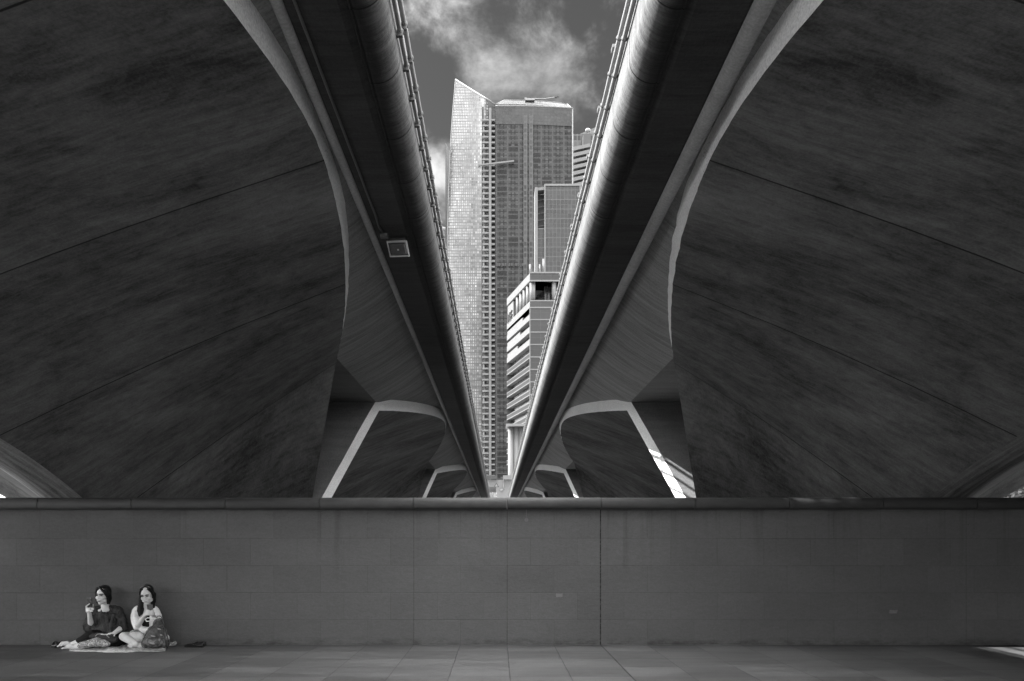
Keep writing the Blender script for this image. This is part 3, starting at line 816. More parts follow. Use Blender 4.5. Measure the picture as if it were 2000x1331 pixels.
# ---- office tower with a white framed slot, in front of the tall tower
OY = 330.0
O2 = Vector((wx(1088, OY), OY, 0.4))
off = empty('office_tower', O2, 'mid height office tower of ribbed dark glass with a white framed slot at its edge', 'office tower')
RIB = facade('ribbed_office_glass', 1.55, 1.95, 0.018, 0.25, 0.055, 0.12, 0.05, 0.2, floor_h=3.9, slab=0.06, sky=0.07, patch=0.15)
b = MB(); block(b, wx(1064.5, OY), wx(1133, OY), OY, OY + 30, 0.4, wz(363.5, OY), O2); b.build('ribbed_facade', RIB, off)
b = MB(); block(b, wx(1133, OY) + .05, wx(1146, OY), OY + 1, OY + 30, 0.4, wz(365, OY), O2); b.build('side_bay', DARKG, off)
b = MB()
for px in (1064.2, 1133): b.box((wx(px, OY) - O2.x, -0.2, wz(363, OY) / 2), (0.5, 0.7, wz(363, OY)))
b.box((wx(1099, OY) - O2.x, -0.1, wz(363, OY) - O2.z + .2), (wx(1133, OY) - wx(1064, OY), 0.6, 0.8))
b.build('white_trim', WHITE_SH, off)
y1_ = OY + 8                                     # the slot: white slab beside it, dark void, glass below
b = MB(); b.box((wx(1047.5, OY) - O2.x, 4.0, wz(368, OY) / 2), (1.1, 9.0, wz(368, OY) - .4)); 
b.build('white_side_wall', WHITE, off)
b = MB(); b.box((wx(1056, OY) - O2.x, 2.0, wz(369, OY) - O2.z), (wx(1064, OY) - wx(1046, OY), 4.0, 1.2), Matrix.Rotation(R(-8), 3, 'Y')); b.build('slot_top', WHITE, off)
b = MB(); block(b, wx(1049.2, OY), wx(1064, OY), OY + 0.8, OY + 12, 0.4, wz(446, OY), O2); b.build('slot_glass', RIB, off)
b = MB(); block(b, wx(1049.2, OY), wx(1064, OY), OY + 4, OY + 12, wz(446, OY), wz(373, OY), O2); b.build('slot_void', VOID, off)
b = MB(); b.box((wx(1056, OY) - O2.x, .9, wz(446, OY) - O2.z), (wx(1063.6, OY) - wx(1049.4, OY), 0.5, 0.4))
for py in (385, 398, 411, 424, 436): b.box((wx(1057, OY) - O2.x, 3.2, wz(py, OY) - O2.z), (wx(1063.6, OY) - wx(1050.4, OY), 0.25, 0.22), Matrix.Rotation(R(-12), 3, 'Y'))
b.build('slot_rail', CONC, off)

# ---- corner building with the colonnade
CY = 260.0
xc = wx(1035, CY)
O3 = Vector((xc, CY, 0.4))
cb = empty('corner_building', O3, 'lower corner building with white bands, open colonnade under its roof and dark letters', 'building')
A0 = Vector((0, 0, 0)); yl = CY / 0.904
A1 = Vector((wx(990, yl) - xc, yl - CY, 0))       # far end of the sunlit side, local
Lf = A1.length; ud = A1.normalized(); nd = Vector((ud.y, -ud.x, 0)) if False else Vector((-ud.y, ud.x, 0))
if nd.x > 0: nd = -nd                              # outward normal of the sunlit side
def zc(py): return wz(py, CY) - 0.4
XR = wx(1103, CY) - xc + 22
def side_quad(b, s0, s1, z0, z1, off_):
    p0 = ud * s0 + nd * off_; p1 = ud * s1 + nd * off_
    b.face([p0 + Vector((0, 0, z0)), p1 + Vector((0, 0, z0)), p1 + Vector((0, 0, z1)), p0 + Vector((0, 0, z1))], [(s0, z0), (s1, z0), (s1, z1), (s0, z1)])
def side_box(b, s0, s1, z0, z1, o0, o1):
    P8 = [ud * s + nd * o + Vector((0, 0, z)) for z in (z0, z1) for s, o in ((s0, o0), (s1, o0), (s1, o1), (s0, o1))]
    v = [b.b.verts.new(p) for p in P8]
    for q in ((3, 2, 1, 0), (4, 5, 6, 7), (0, 1, 5, 4), (1, 2, 6, 5), (2, 3, 7, 6), (3, 0, 4, 7)): b.b.faces.new([v[i] for i in q])
CG = facade('corner_dark_glass', 3.4, 2.0, 0.016, 0.25, 0.03, 0.05, 0.05, 0.12)
b = MB()                                           # dark glass body under the terrace
zb = zc(601)
b.face([(0, 0, 0), (XR, 0, 0), (XR, 0, zb), (0, 0, zb)], [(0, 0), (XR, 0), (XR, zb), (0, zb)])
side_quad(b, 0, Lf, 0, zb, -1.6)
b.face([(0, 0, zb), (XR, 0, zb), A1 + Vector((XR, 0, zb)), A1 + Vector((0, 0, zb))]); b.face([(XR, 0, 0), A1 + Vector((XR, 0, 0)), A1 + Vector((XR, 0, zb)), (XR, 0, zb)])
b.face([A1, A1 + Vector((XR, 0, 0)), A1 + Vector((XR, 0, zb)), A1 + Vector((0, 0, zb))])
b.build('glass_body', CG, cb)
# parapet of the terrace and of the roof
b = MB(); b.box((XR / 2, 0.5, (zc(588.5) + zc(601)) / 2), (XR, 1.2, zc(588.5) - zc(601))); b.build('parapet', CG, cb)
b = MB(); side_box(b, 0, Lf, zc(601), zc(588.5), -1.6, 0.0); b.build('white_band', WHITE, cb)
b = MB(); b.box((XR / 2, 5, (zc(534) + zc(549)) / 2), (XR, 10, zc(534) - zc(549))); b.build('roof_slab', CG, cb)
b = MB(); side_box(b, 0, Lf, zc(549), zc(534), -9.0, 0.02); b.build('roof_fascia', WHITE, cb)
b = MB()
for py in (533.2, 549): b.box((XR / 2, -.12, zc(py)), (XR, 0.3, 0.45))
for py in (588.2, 601.4): b.box((XR / 2, -.12, zc(py)), (XR, 0.3, 0.4))
b.build('white_line', WHITE_SH, cb)
# set-back penthouse and its columns
b = MB()
b.face([(13 - 8, 6, zc(588)), (XR, 6, zc(588)), (XR, 6, zc(549)), (5, 6, zc(549))], [(0, 0), (XR - 5, 0), (XR - 5, 6.5), (0, 6.5)])
p0 = ud * 3 - nd * 7; p1 = ud * Lf - nd * 7
b.face([p0 + Vector((0, 0, zc(588))), p1 + Vector((0, 0, zc(588))), p1 + Vector((0, 0, zc(549))), p0 + Vector((0, 0, zc(549)))], [(0, 0), (Lf, 0), (Lf, 6.5), (0, 6.5)])
b.build('penthouse_glass', CG, cb)
for s in (1.2, 5.2, 9.2, 13.2, 17.4):
    b = MB(); p = ud * s - nd * 1.1; b.tube([p + Vector((0, 0, zc(589))), p + Vector((0, 0, zc(549)))], 0.85, 12); b.build('column', WHITE, cb)
for px in (1043.5, 1082.5):
    b = MB(); b.tube([(wx(px, CY) - xc, .9, zc(589)), (wx(px, CY) - xc, .9, zc(549))], 0.75 if px > 1050 else .4, 12); b.build('column', WHITE, cb)
b = MB(); side_box(b, Lf - 7.6, Lf, zc(588.5), zc(552), -6, -0.3); b.build('sign_wall', WHITE, cb)
# dark letters on the sign wall, read from the end of the wall: an arch, a U and a reversed E
def stroke(b, s0, s1, z0, z1): side_box(b, s0, s1, z0, z1, -0.28, 0.1)
zt0, zt1 = zc(589), zc(569)
hgt = zt1 - zt0; b = MB()
e = Lf - 0.9
def sg(a0, a1, q0, q1): stroke(b, e - a1, e - a0, zt0 + q0 * hgt, zt0 + q1 * hgt)
sg(0.3, 0.95, 0.12, 0.88)                                    # upright
sg(1.9, 2.6, 0.12, 1.0); sg(0.6, 2.3, -0.08, 0.04)           # U
sg(3.4, 4.1, 0.52, 0.94); sg(4.1, 5.6, 0.88, 1.0); sg(3.6, 5.2, 0.40, 0.50); sg(3.4, 4.0, 0.14, 0.40); sg(5.2, 5.8, 0.42, 0.54); sg(3.0, 4.9, -0.06, 0.08); sg(4.9, 5.6, 0.08, 0.2)
b.build('sign_letter', VOID, cb)
# storeys: white bands on the sunlit side, thin pale lines on the shaded front
BALUS = csimple('glass_balustrade', 0.03, .2, .4, .6, spec=.1)
py = 625.0; n = 0
while py < 900:
    z1 = zc(py - 12 if n < 3 else py - 9); z0 = zc(py)
    s_end = Lf
    b = MB()
    side_box(b, 0.3, s_end, z0, z0 + (1.9 if n < 3 else 1.2), -1.7, 0.0)
    if n < 3: side_box(b, 9.0 + n * 3.0, s_end, z0 + 1.88, z0 + 3.1, -1.7, -0.15)
    b.build('white_band', WHITE if n < 3 else BALUS, cb)
    if n >= 3:
        b = MB()
        side_box(b, 0.2, s_end, z0 - .28, z0, -1.7, 0.06); side_box(b, 0.2, s_end, z0 + 1.2, z0 + 1.42, -1.7, 0.06); b.build('white_line', WHITE, cb)
    b = MB(); b.box((XR / 2, -.1, z0), (XR, 0.25, 0.32)); b.build('white_line', WHITE_SH, cb)
    py += 24.3; n += 1
b = MB(); b.box((0.0, -.06, zc(601) / 2), (0.3, 0.3, zc(601))); b.build('corner_trim', WHITE_SH, cb)
for px in (998, 1008.5, 1017):
    b = MB(); b.tube([(wx(px, CY - 4) - xc, -4, -0.4 + 0.4), (wx(px, CY - 4) - xc, -4, zc(838))], 0.95 if px < 1010 else 0.8, 12); b.build('tall_column', WHITE, cb)
b = MB(); b.box((XR / 2 + wx(988, CY) - xc - 0, -3, zc(836)), (XR, 8, 0.7)); b.build('porch_roof', WHITE_SH, cb)
# roof masts
for px, h_, w_ in ((1036.5, 7, 1.0), (1055.5, 7, .8), (1063, 10, 1.0)):
    b = MB(); b.tube([(wx(px, CY) - xc, 4, zc(534)), (wx(px, CY) - xc, 4, zc(534) + h_ * .6)], w_ * 0.35, 6)
    if px < 1060: b.box((wx(px, CY) - xc, 4, zc(534) + h_ * .3), (w_ * .8, .5, 1.4))
    b.build('roof_mast', WHITE, cb)

# ---- balconied block behind on the right
BY = 500.0
O4 = Vector((wx(1150, BY), BY, 0.4))
bl = empty('balconied_tower', O4, 'pale tower with stepped balconies behind the tallest skyscraper', 'apartment tower')
BG = facade('balcony_back_glass', 2.4, 3.6, 0.05, 0.5, 0.10, 0.2, 0.15, 0.3, dark=0.2)
b = MB(); block(b, wx(1119, BY), wx(1190, BY), BY, BY + 30, 0.4, wz(262, BY), O4); b.build('tower_wall', BG, bl)
b = MB(); block(b, wx(1137, BY), wx(1152, BY), BY - 6, BY + 2, wz(300, BY), wz(272, BY), O4); b.build('stair_head', csimple('grey_render', 0.055, 0.1, 0.4), bl)
py = 300
k = 0
while py < 420:
    b = MB()
    x0, x1 = wx(1116, BY), wx(1136 + min(24, 14 + k * 2), BY)
    d_ = Vector((x1 - x0, 0, 0)); zz = wz(py, BY)
    b.box(((x0 + x1) / 2 - O4.x, -4, zz - O4.z), (x1 - x0, 8.5, 2.1), Matrix.Rotation(R(-13), 3, 'Y'))
    b.build('balcony', WHITE_SH, bl); py += 11.5; k += 1
b = MB()
b.grid([[Vector((wx(1119, BY + 6), BY + 6, wz(268, BY + 6))) - O4, Vector((wx(1119, BY + 6), BY + 6, wz(285, BY + 6))) - O4], [Vector((wx(1170, BY + 6), BY + 6, wz(246, BY + 6))) - O4, Vector((wx(1170, BY + 6), BY + 6, wz(285, BY + 6))) - O4]], [[(0, 8), (0, 0)], [(16, 12), (16, 0)]], smooth=False)
b.build('glass_crown', facade('crown_screen', 2.2, 3.0, 0.11, 0.1, 0.17, 0.1, 0.1, 0.4), bl)
b = MB(); b.ball((wx(1149, BY) - O4.x, 2, wz(252, BY) - O4.z), (1.8, 1.2, 1.4), seg=10, rings=7); b.tube([(wx(1150, BY) - O4.x, 2, wz(262, BY) - O4.z), (wx(1150, BY) - O4.x, 2, wz(250, BY) - O4.z)], .35, 6); b.build('satellite_dish', GOND, bl)

# ---- two blocks peeping out beside the skyscraper's pale edge
SY = 470.0
O5 = Vector((wx(868, SY), SY, 0.4))
s1 = empty('dark_tower', O5, 'dark tower with square window frames peeping out beside the curved skyscraper', 'tower')
DW = facade('square_window_wall', 3.4, 4.2, 0.03, 0.3, 0.14, 0.18, 0.2, 0.3)
b = MB(); block(b, wx(873, SY), wx(885, SY), SY, SY + 12, 0.4, wz(436, SY), O5); block(b, wx(876, SY), wx(885, SY), SY + 1, SY + 11, wz(436, SY), wz(424, SY), O5); b.build('window_wall', DW, s1)
O6 = Vector((wx(860, 520), 520, 0.4))
s2 = empty('round_topped_tower', O6, 'grey round topped tower just visible behind the shaded pipes', 'tower')
b = MB(); b.prism([(8 * math.cos(q), 8 * math.sin(q)) for q in [math.pi * 2 * i / 24 for i in range(24)]], 0, wz(457, 520) - .4); b.build('tower_wall', facade('grey_tower_wall', 2.6, 3.6, 0.075, 0.3, 0.12, 0.2, 0.2, 0.4), s2)
b = MB(); b.ball((0, 0, wz(457, 520) - .4), (8.3, 8.3, 3.4), seg=20, rings=10); b.build('domed_roof', CONC, s2)

# ---- white building at the far end of the gap, with signs in front
HY = 150.0
O7 = Vector((wx(972, HY), HY, 0.4))
hw = empty('white_building', O7, 'low white building closing the far end of the gap, its roof band half dark', 'building')
zt = wz(937.5, HY)
b = MB(); block(b, wx(925, HY), wx(1030, HY), HY, HY + 20, 0.4, zt, O7); b.build('white_wall', WHITE_SH, hw)
b = MB(); b.box((wx(983, HY) + 3 - O7.x, -.4, wz(933.6, HY) - O7.z), (wx(1035, HY) - wx(971.2, HY), 1.2, wz(929.6, HY) - wz(937.5, HY))); b.build('roof_band', WHITE, hw)
b = MB(); b.box((wx(955, HY) - O7.x, -.4, wz(933.4, HY) - O7.z), (wx(971, HY) - wx(938, HY), 1.2, wz(930, HY) - wz(937, HY))); b.build('dark_band', VOID, hw)
b = MB(); b.tube([(wx(983.4, HY) - O7.x, -.2, wz(937, HY) - O7.z), (wx(983.6, HY) - O7.x, -.2, wz(950, HY) - O7.z), (wx(984.6, HY) - O7.x, -.2, wz(956, HY) - O7.z)], 0.07, 6); b.build('drain_pipe', GOND, hw)
GY = 118.0
def ground_post(b, px, y, ztop, r=0.05): b.tube([(wx(px, y), y, 0.4), (wx(px, y), y, ztop)], r, 8)
tri = empty('warning_sign', (wx(969.3, GY), GY, 0.4), 'white triangular warning sign with a dark border before the white building', 'road sign')
def loc(px, py, y, o): return Vector((wx(px, y) - o.x, 0, wz(py, y) - o.z))
b = MB()
T = [loc(963.8, 952, GY, tri.location), loc(975.2, 952, GY, tri.location), loc(969.4, 942.6, GY, tri.location)]
b.prism([(p.x, p.z) for p in T], 0.0, 0.03, 'y'); b.build('sign_plate', VOID, tri)
b = MB(); cz_ = sum((p.z for p in T)) / 3; cx_ = sum((p.x for p in T)) / 3
b.prism([(cx_ + (p.x - cx_) * .66, cz_ + (p.z - cz_) * .66) for p in T], -0.012, -0.004, 'y'); b.build('sign_face', WHITE, tri)
b = MB(); b.box((cx_, -0.02, cz_ + .02), (0.09, 0.01, 0.22)); b.box((cx_ + .02, -0.02, cz_ - .11), (0.16, 0.01, 0.05)); b.build('symbol', GOND, tri)
b = MB(); b.tube([(cx_, .03, 0), (cx_, .03, T[0].z)], 0.04, 8); b.build('post', GOND, tri)
rs = empty('speed_sign', (wx(952.6, GY), GY, 0.4), 'tall oval sign plate with a dark stroke beside the shaded pipes', 'road sign')
b = MB(); c0 = loc(952.4, 944.8, GY, rs.location)
b.prism([(c0.x + .20 * math.cos(q), c0.z + 0.30 * math.sin(q)) for q in [2 * math.pi * i / 24 for i in range(24)]], 0, .03, 'y'); b.build('sign_face', WHITE, rs)
b = MB(); b.box((c0.x, -.012, c0.z), (0.055, 0.01, 0.30)); b.build('symbol', VOID, rs)
b = MB(); b.box((c0.x, .02, loc(952.4, 939, GY, rs.location).z), (.38, .03, .12)); b.box((c0.x + .24, .02, c0.z + .05), (.05, .03, .55)); b.build('sign_frame', csimple('sign_grey', 0.06, .1, 2), rs)
b = MB(); b.tube([(c0.x, .05, 0), (c0.x, .05, c0.z)], 0.04, 8); b.build('post', GOND, rs)
nb = empty('notice_board', (wx(962.5, GY - 2), GY - 2, 0.4), 'dark square notice board with faint lines before the white building', 'notice board')
y = GY - 2
b = MB(); p = loc(962.6, 956.7, y, nb.location); b.box((p.x, 0, p.z), (wx(969.6, y) - wx(955.4, y), 0.08, wz(951, y) - wz(962.2, y)), bevel=.01); b.build('board', csimple('board_grey', 0.03, .2, 1), nb)
b = MB()
for dy_, wd in ((.12, .55), (-.02, .5), (-.14, .55), (-.26, .35)): b.box((p.x, -.05, p.z + dy_), (wd, .01, .03))
b.build('text_line', csimple('board_line', 0.012, .1, 1), nb)
b = MB(); b.tube([(p.x - .3, .02, 0), (p.x - .3, .02, p.z)], .035, 6); b.tube([(p.x + .3, .02, 0), (p.x + .3, .02, p.z)], .035, 6); b.build('post', GOND, nb)
sp = empty('wall_lamp', (wx(979.6, HY), HY, wz(957, HY)), 'small dark lamp fixed on the wall of the white building', 'lamp')
b = MB(); b.box((0, -.25, 0), (.55, .4, .16), bevel=.03); b.box((-.05, -.2, -.14), (.34, .3, .14), bevel=.02); b.build('lamp_head', GOND, sp)
b = MB(); b.box((.08, -.1, .12), (.12, .2, .2)); b.build('bracket', GOND, sp)
# bollards and low shrubs by the signs
for i, px in enumerate((957.8, 962.4)):
    bo = empty('bollard', (wx(px, GY - 8), GY - 8, 0.4), ('white bollard under the notice board, beside the shaded pipes', 'white bollard under the middle of the notice board')[i], 'bollard', 'bollards before the white building')
    zt = wz(964 if i == 0 else 962.6, GY - 8) - .4
    b = MB(); b.tube([(0, 0, 0), (0, 0, zt)], .07, 10, round_caps=True); b.build('post', WHITE, bo)
    b = MB(); b.tube([(0, 0, 0), (0, 0, .12)], .13, 10); b.build('base', GOND, bo)
LEAF = csimple('leaf', 0.05, 0.6, 2.0, 0.55); BARK = csimple('bark', 0.05, 0.3, 4, 0.9)
LEAF2 = csimple('pale_leaf', 0.14, 0.6, 2.0, 0.55)
def leaf_cloud(b, centre, radii, n, size, rnd):
    for _ in range(n):
        d = Vector((rnd.gauss(0, 1), rnd.gauss(0, 1), rnd.gauss(0, 1))).normalized() * (rnd.random() ** 0.4)
        p = Vector(centre) + Vector((d.x * radii[0], d.y * radii[1], d.z * radii[2]))
        a = Vector((rnd.gauss(0, 1), rnd.gauss(0, 1), rnd.gauss(0, .6))).normalized(); c = a.cross(Vector((rnd.gauss(0, 1), rnd.gauss(0, 1), 1))).normalized()
        s = size * rnd.uniform(.6, 1.4)
        b.face([p + a * s, p + c * s * .45, p - a * s, p - c * s * .45])
def tree(name, loc_, h, w, n, size, label, cat, mat, group, seed, trunk=True):
    rnd = random.Random(seed); t = empty(name, loc_, label, cat, group)
    b = MB()
    b.tube([(0, 0, 0), (rnd.uniform(-.1, .1) * w, 0, h * .3), (rnd.uniform(-.1, .1) * w, 0, h * .65)], [h * .03, h * .022, h * .01], 8)
    for q in range(5):
        a = rnd.uniform(0, 6.28); b.tube([(0, 0, h * (.3 + .06 * q)), (math.cos(a) * w * .3, math.sin(a) * w * .3, h * (.55 + .06 * q))], [h * .012, h * .004], 6)
    b.build('trunk' if trunk else 'stem', BARK, t)
    b = MB()
    for q in range(9):
        a = rnd.uniform(0, 6.28); rr = rnd.uniform(.1, .36) * w
        leaf_cloud(b, (math.cos(a) * rr, math.sin(a) * rr, h * rnd.uniform(.42, .88)), (w * .22, w * .22, h * .13), n // 9, size, rnd)
    b.build('crown' if trunk else 'foliage', mat, t, fix=False)
    return t
for i, (px, y, h, w_, lab) in enumerate(((966.5, GY - 5, 1.35, 1.1, 'dark low shrub between the bollards and the sunlit pipes'), (971.5, GY - 4, 1.15, 1.2, 'dark shrub under the triangular warning sign'), (976, GY - 6, 1.3, 1.4, 'pale leafy shrub below the warning sign'), (981, GY - 5, 1.6, 1.6, 'pale rounded shrub nearest the sunlit pipes'))):
    zz = wz(972, y) - 0.4
    tree('shrub', (wx(px, y), y, 0.4), zz + h * .55, w_ * .8, 260, 0.12, lab, 'shrub', LEAF if i < 2 else LEAF2, 'shrubs at the end of the gap', 30 + i, False)
# far bank seen below the sunlit bridge at the picture's edge
for i, (px, y, h, w_) in enumerate(((1946, 95, 10.0, 8), (1972, 92, 11.5, 9), (1996, 96, 13, 9), (2030, 93, 13, 10))):
    tree('bank_tree', (wx(px, y), y, 0.4), h, w_, 1500, 0.42, ('small sunlit tree across the river, innermost under the bridge', 'bushy tree across the river beside the pale column', 'tall tree across the river at the edge of the view', 'tree across the river beyond the edge of the view')[i], 'tree', LEAF2 if i % 2 == 0 else LEAF, 'trees across the river', 60 + i)
pc = empty('white_column', (wx(1981.5, 90), 90, 0.4), 'pale column standing among the trees across the river', 'column')
b = MB(); b.tube([(0, 0, 0), (0, 0, 9.5)], .33, 12); b.build('shaft', WHITE, pc)
b = MB(); b.box((0, 0, .2), (1.0, 1.0, .4), bevel=.03); b.build('base', WHITE, pc)

# ------------------------------------------------------------------ the two women and their things
def w(px, py, d): return at(px, py, WY - d)           # photograph pixel at d metres in front of the wall
def cloth(name, base, var=0.25, scale=9.0, bd=0.02, stretch=(1, 1, 1), rough=0.85, bs=0.6):
    m, k = new_mat(name)
    g = k.scale(k.n('ShaderNodeTexCoord').outputs['Object'], stretch)
    f = k.noise(g, scale, 3, 0.5, 1.5); f2 = k.noise(g, scale * 12, 2)
    finish(k, k.m('MULTIPLY', k.rng(f, .3, .7, 1 - var, 1 + var), base), rough, k.m('ADD', f, k.m('MULTIPLY', f2, .05)), bs, bd, spec=.2)
    return m
SKIN = simple('skin', 0.56, 0.12, 14, 0.5, bs=0.05)
SKIN_D = simple('skin_darker', 0.46, 0.12, 14, 0.5, bs=0.05)  # slightly darker skin for the woman with long hair
LIP = simple('lip', 0.09, 0.1, 30, 0.5); EYE_M = simple('eye', 0.012, 0.1, 30, 0.2); EYE_W = simple('eye_white', 0.5, .05, 30, .3)
def hair_mat():
    m, k = new_mat('black_hair'); g = k.scale(k.n('ShaderNodeTexCoord').outputs['Object'], (160, 160, 7))
    f = k.noise(g, 1.0, 3); finish(k, k.rng(f, .3, .7, .003, .010), 0.5, f, .6, .004, spec=.22); return m
HAIR = hair_mat()
def organic(mb, name, mat, parent, voxel=0.006, smooth=4, disp=0.0, dscale=0.08, origin=None):
    """fuse the collected volumes into one continuous skin"""
    o = mb.build(name, mat, None, fix=True)
    r = o.modifiers.new('fuse', 'REMESH'); r.mode = 'VOXEL'; r.voxel_size = voxel; r.use_smooth_shade = True
    if smooth: s = o.modifiers.new('soften', 'SMOOTH'); s.factor = 0.5; s.iterations = smooth
    if disp:
        t = bpy.data.textures.new(name + '_folds', 'CLOUDS'); t.noise_scale = dscale; t.noise_depth = 2
        d = o.modifiers.new('folds', 'DISPLACE'); d.texture = t; d.strength = disp; d.mid_level = 0.5; d.texture_coords = 'GLOBAL'
    if parent is not None:
        o.parent = parent; o.matrix_parent_inverse = Matrix.Translation(parent.location).inverted()
    return o
def child(mb, name, mat, parent):
    o = mb.build(name, mat, None); o.parent = parent; o.matrix_parent_inverse = Matrix.Translation(parent.location).inverted(); return o
def limb(b, pts, rs, n=5):
    """smooth tapering limb through joints"""
    P_, R_ = [], []
    for i in range(len(pts) - 1):
        for j in range(n):
            s = j / n; P_.append(pts[i].lerp(pts[i + 1], s)); R_.append(rs[i] + (rs[i + 1] - rs[i]) * s)
    P_.append(pts[-1]); R_.append(rs[-1]); b.tube(P_, R_, 14, round_caps=True)
def head(b, C, Rm):
    def q(x, y, z): return C + Rm @ Vector((x, y, z))
    b.ball(q(0, .012, .026), (.072, .088, .088), Rm); b.ball(q(0, -.018, -.045), (.057, .064, .062), Rm)
    b.ball(q(0, -.055, -.092), (.026, .022, .018), Rm)
    for s in (-1, 1):
        b.ball(q(s * .034, -.052, -.022), (.028, .026, .026), Rm); b.ball(q(s * .073, .012, -.012), (.010, .02, .03), Rm)
        b.ball(q(s * .03, -.070, .030), (.026, .014, .008), Rm); b.ball(q(s * .011, -.094, -.026), (.009, .009, .007), Rm)
        b.ball(q(s * .045, -.01, -.06), (.02, .045, .025), Rm)
    b.tube([q(0, -.080, .022), q(0, -.094, -.002), q(0, -.103, -.022)], [.007, .009, .012], 10, round_caps=True)
    b.ball(q(0, -.082, -.052), (.026, .012, .010), Rm); b.ball(q(0, -.080, -.063), (.021, .011, .008), Rm)
    return q
def face_parts(q, Rm, root, lids=1.0):
    for s in (-1, 1):
        e = MB(); e.ball(q(s * .031, -.0775, .012), (.018, .008, .0085 * lids), Rm, 12, 8); child(e, 'eye', EYE_M, root)
        e = MB(); e.tube([q(s * .014, -.088, .030), q(s * .031, -.087, .035), q(s * .049, -.074, .029)], [.005, .006, .004], 8, round_caps=True); child(e, 'eyebrow', HAIR, root)
    e = MB(); e.ball(q(0, -.0885, -.0565), (.0215, .0075, .0055), Rm, 12, 8); child(e, 'mouth', LIP, root)
    for s in (-1, 1):
        e = MB(); e.ball(q(s * .006, -.1105, -.0315), (.0035, .003, .0022), Rm, 8, 6); child(e, 'nostril', LIP, root)
def finger(b, pts, r=.0085): b.tube(pts, [r, r * .98, r * .92, r * .8][:len(pts)] if len(pts) <= 4 else r, 8, round_caps=True)

# ---- woman with bobbed hair
p1 = empty('person', w(205, 1259, .14) * Vector((1, 1, 0)) if False else (w(205, 1259, .14).x, WY - .14, 0),
           'seated person with bobbed black hair and dark blouse, raising a phone, legs stretched out', 'person', 'people sitting against the wall')
b = MB()
Hc = w(201, 1163.5, .17); Rm = Matrix.Rotation(R(-8), 3, 'Z') @ Matrix.Rotation(R(6), 3, 'X') @ Matrix.Rotation(R(3), 3, 'Y')
q1 = head(b, Hc, Rm)
limb(b, [q1(0, .022, -.05), w(206, 1188, .125), w(207, 1198, .115)], [.048, .05, .07])
b.ball(w(207, 1194, .125), (.125, .06, .045))                                        # collar bones
b.ball(w(209, 1206, .115), (.14, .085, .12)); b.ball(w(212, 1230, .12), (.13, .09, .14)); b.ball(w(214, 1246, .14), (.16, .12, .09))
# raised arm
limb(b, [w(188, 1193, .12), w(178, 1223, .20), w(174.5, 1199, .33)], [.045, .038, .024])
hb = w(171.5, 1191, .345)
b.ball(hb, (.020, .036, .044), Matrix.Rotation(R(20), 3, 'Z'))
limb(b, [w(174.5, 1199, .33), hb], [.024, .026])
ph = w(175, 1180, .375)
for i in range(4):
    y_ = 1186.0 + 3.1 * i; reach = (10.5, 11.8, 12.0, 10.0)[i]
    if i == 0: finger(b, [w(168.5, 1188, .355), w(168.2, 1184.6, .385), w(171.5, 1182.2, .402), w(175.0, 1179.8, .402)])
    else: finger(b, [w(168.5, y_, .355), w(168.5, y_ - .3, .388), w(172.5, y_ - .6, .404), w(168.5 + reach + 2.5, y_ - 1.0, .400)])
finger(b, [w(174, 1195, .34), w(179, 1190, .335), w(181.5, 1185, .345), w(182, 1181.5, .352)], .0095)
# resting arm with spread fingers
limb(b, [w(231, 1193, .12), w(238, 1226, .17), w(224, 1236.5, .34)], [.045, .038, .025])
b.ball(w(219, 1239.5, .37), (.036, .04, .019), Matrix.Rotation(R(25), 3, 'Y')); limb(b, [w(224, 1236.5, .34), w(219, 1239.5, .37)], [.025, .024])
for i in range(4):
    x0 = 212.5 + 3.4 * i; finger(b, [w(x0 + 1.5, 1240, .39), w(x0 + .2, 1241.8, .425), w(x0 - .6, 1245.0, .435), w(x0 - .4 , 1247.8 - abs(i - 1.5), .43)])
finger(b, [w(219, 1237.5, .38), w(212.5, 1238, .41), w(208.5, 1240.5, .42), w(206.5, 1242.5, .42)], .0095)
# legs: one bent under the dark trousers, both feet bare at the end
limb(b, [w(206, 1247, .16), w(176, 1247, .36), w(140, 1259.5, .40)], [.075, .052, .034])
limb(b, [w(224, 1248, .2), w(185, 1255, .50), w(148, 1264.2, .49)], [.078, .052, .034])
def foot(b, heel, ball_, toe_dir, up, side, big):
    limb(b, [heel, heel.lerp(ball_, .5) + up * .012, ball_], [.033, .032, .026])
    for i in range(5):
        base = ball_ + side * (.03 - .015 * i) ; L_ = .042 - .004 * i
        finger(b, [base, base + toe_dir * L_ * .6 + up * .006, base + toe_dir * L_ + up * .0], .0125 if i == big else .0085)
f_h, f_b = w(139, 1260.5, .40), w(122, 1257.8, .43)
td = (f_b - f_h).normalized()
foot(b, f_h, f_b, (td + Vector((0, -.1, -.45))).normalized(), Vector((0, 0, 1)), Vector((0, -.75, -.6)).normalized(), 0)
f_h, f_b = w(147, 1264.8, .49), w(131.5, 1264.4, .53)
td = (f_b - f_h).normalized()
foot(b, f_h, f_b, (td + Vector((0, -.1, -.1))).normalized(), Vector((0, 0, 1)), Vector((0, -.8, -.25)).normalized(), 0)
organic(b, 'body', SKIN, p1, 0.0048, 3)
face_parts(q1, Rm, p1, .8)
b = MB()                                   # bobbed hair with a swept fringe
b.ball(q1(0, .036, .042), (.079, .092, .088), Rm)
b.ball(q1(0, .052, -.035), (.070, .058, .085), Rm)
for s in (-1, 1):
    b.tube([q1(s * .060, -.026, .085), q1(s * .075, -.018, .02), q1(s * .077, -.008, -.05), q1(s * .070, -.014, -.098)], [.022, .019, .021, .010], 12, round_caps=True)
    b.tube([q1(s * .062, .03, .05), q1(s * .074, .03, -.04), q1(s * .068, .02, -.100)], [.026, .026, .014], 12, round_caps=True)
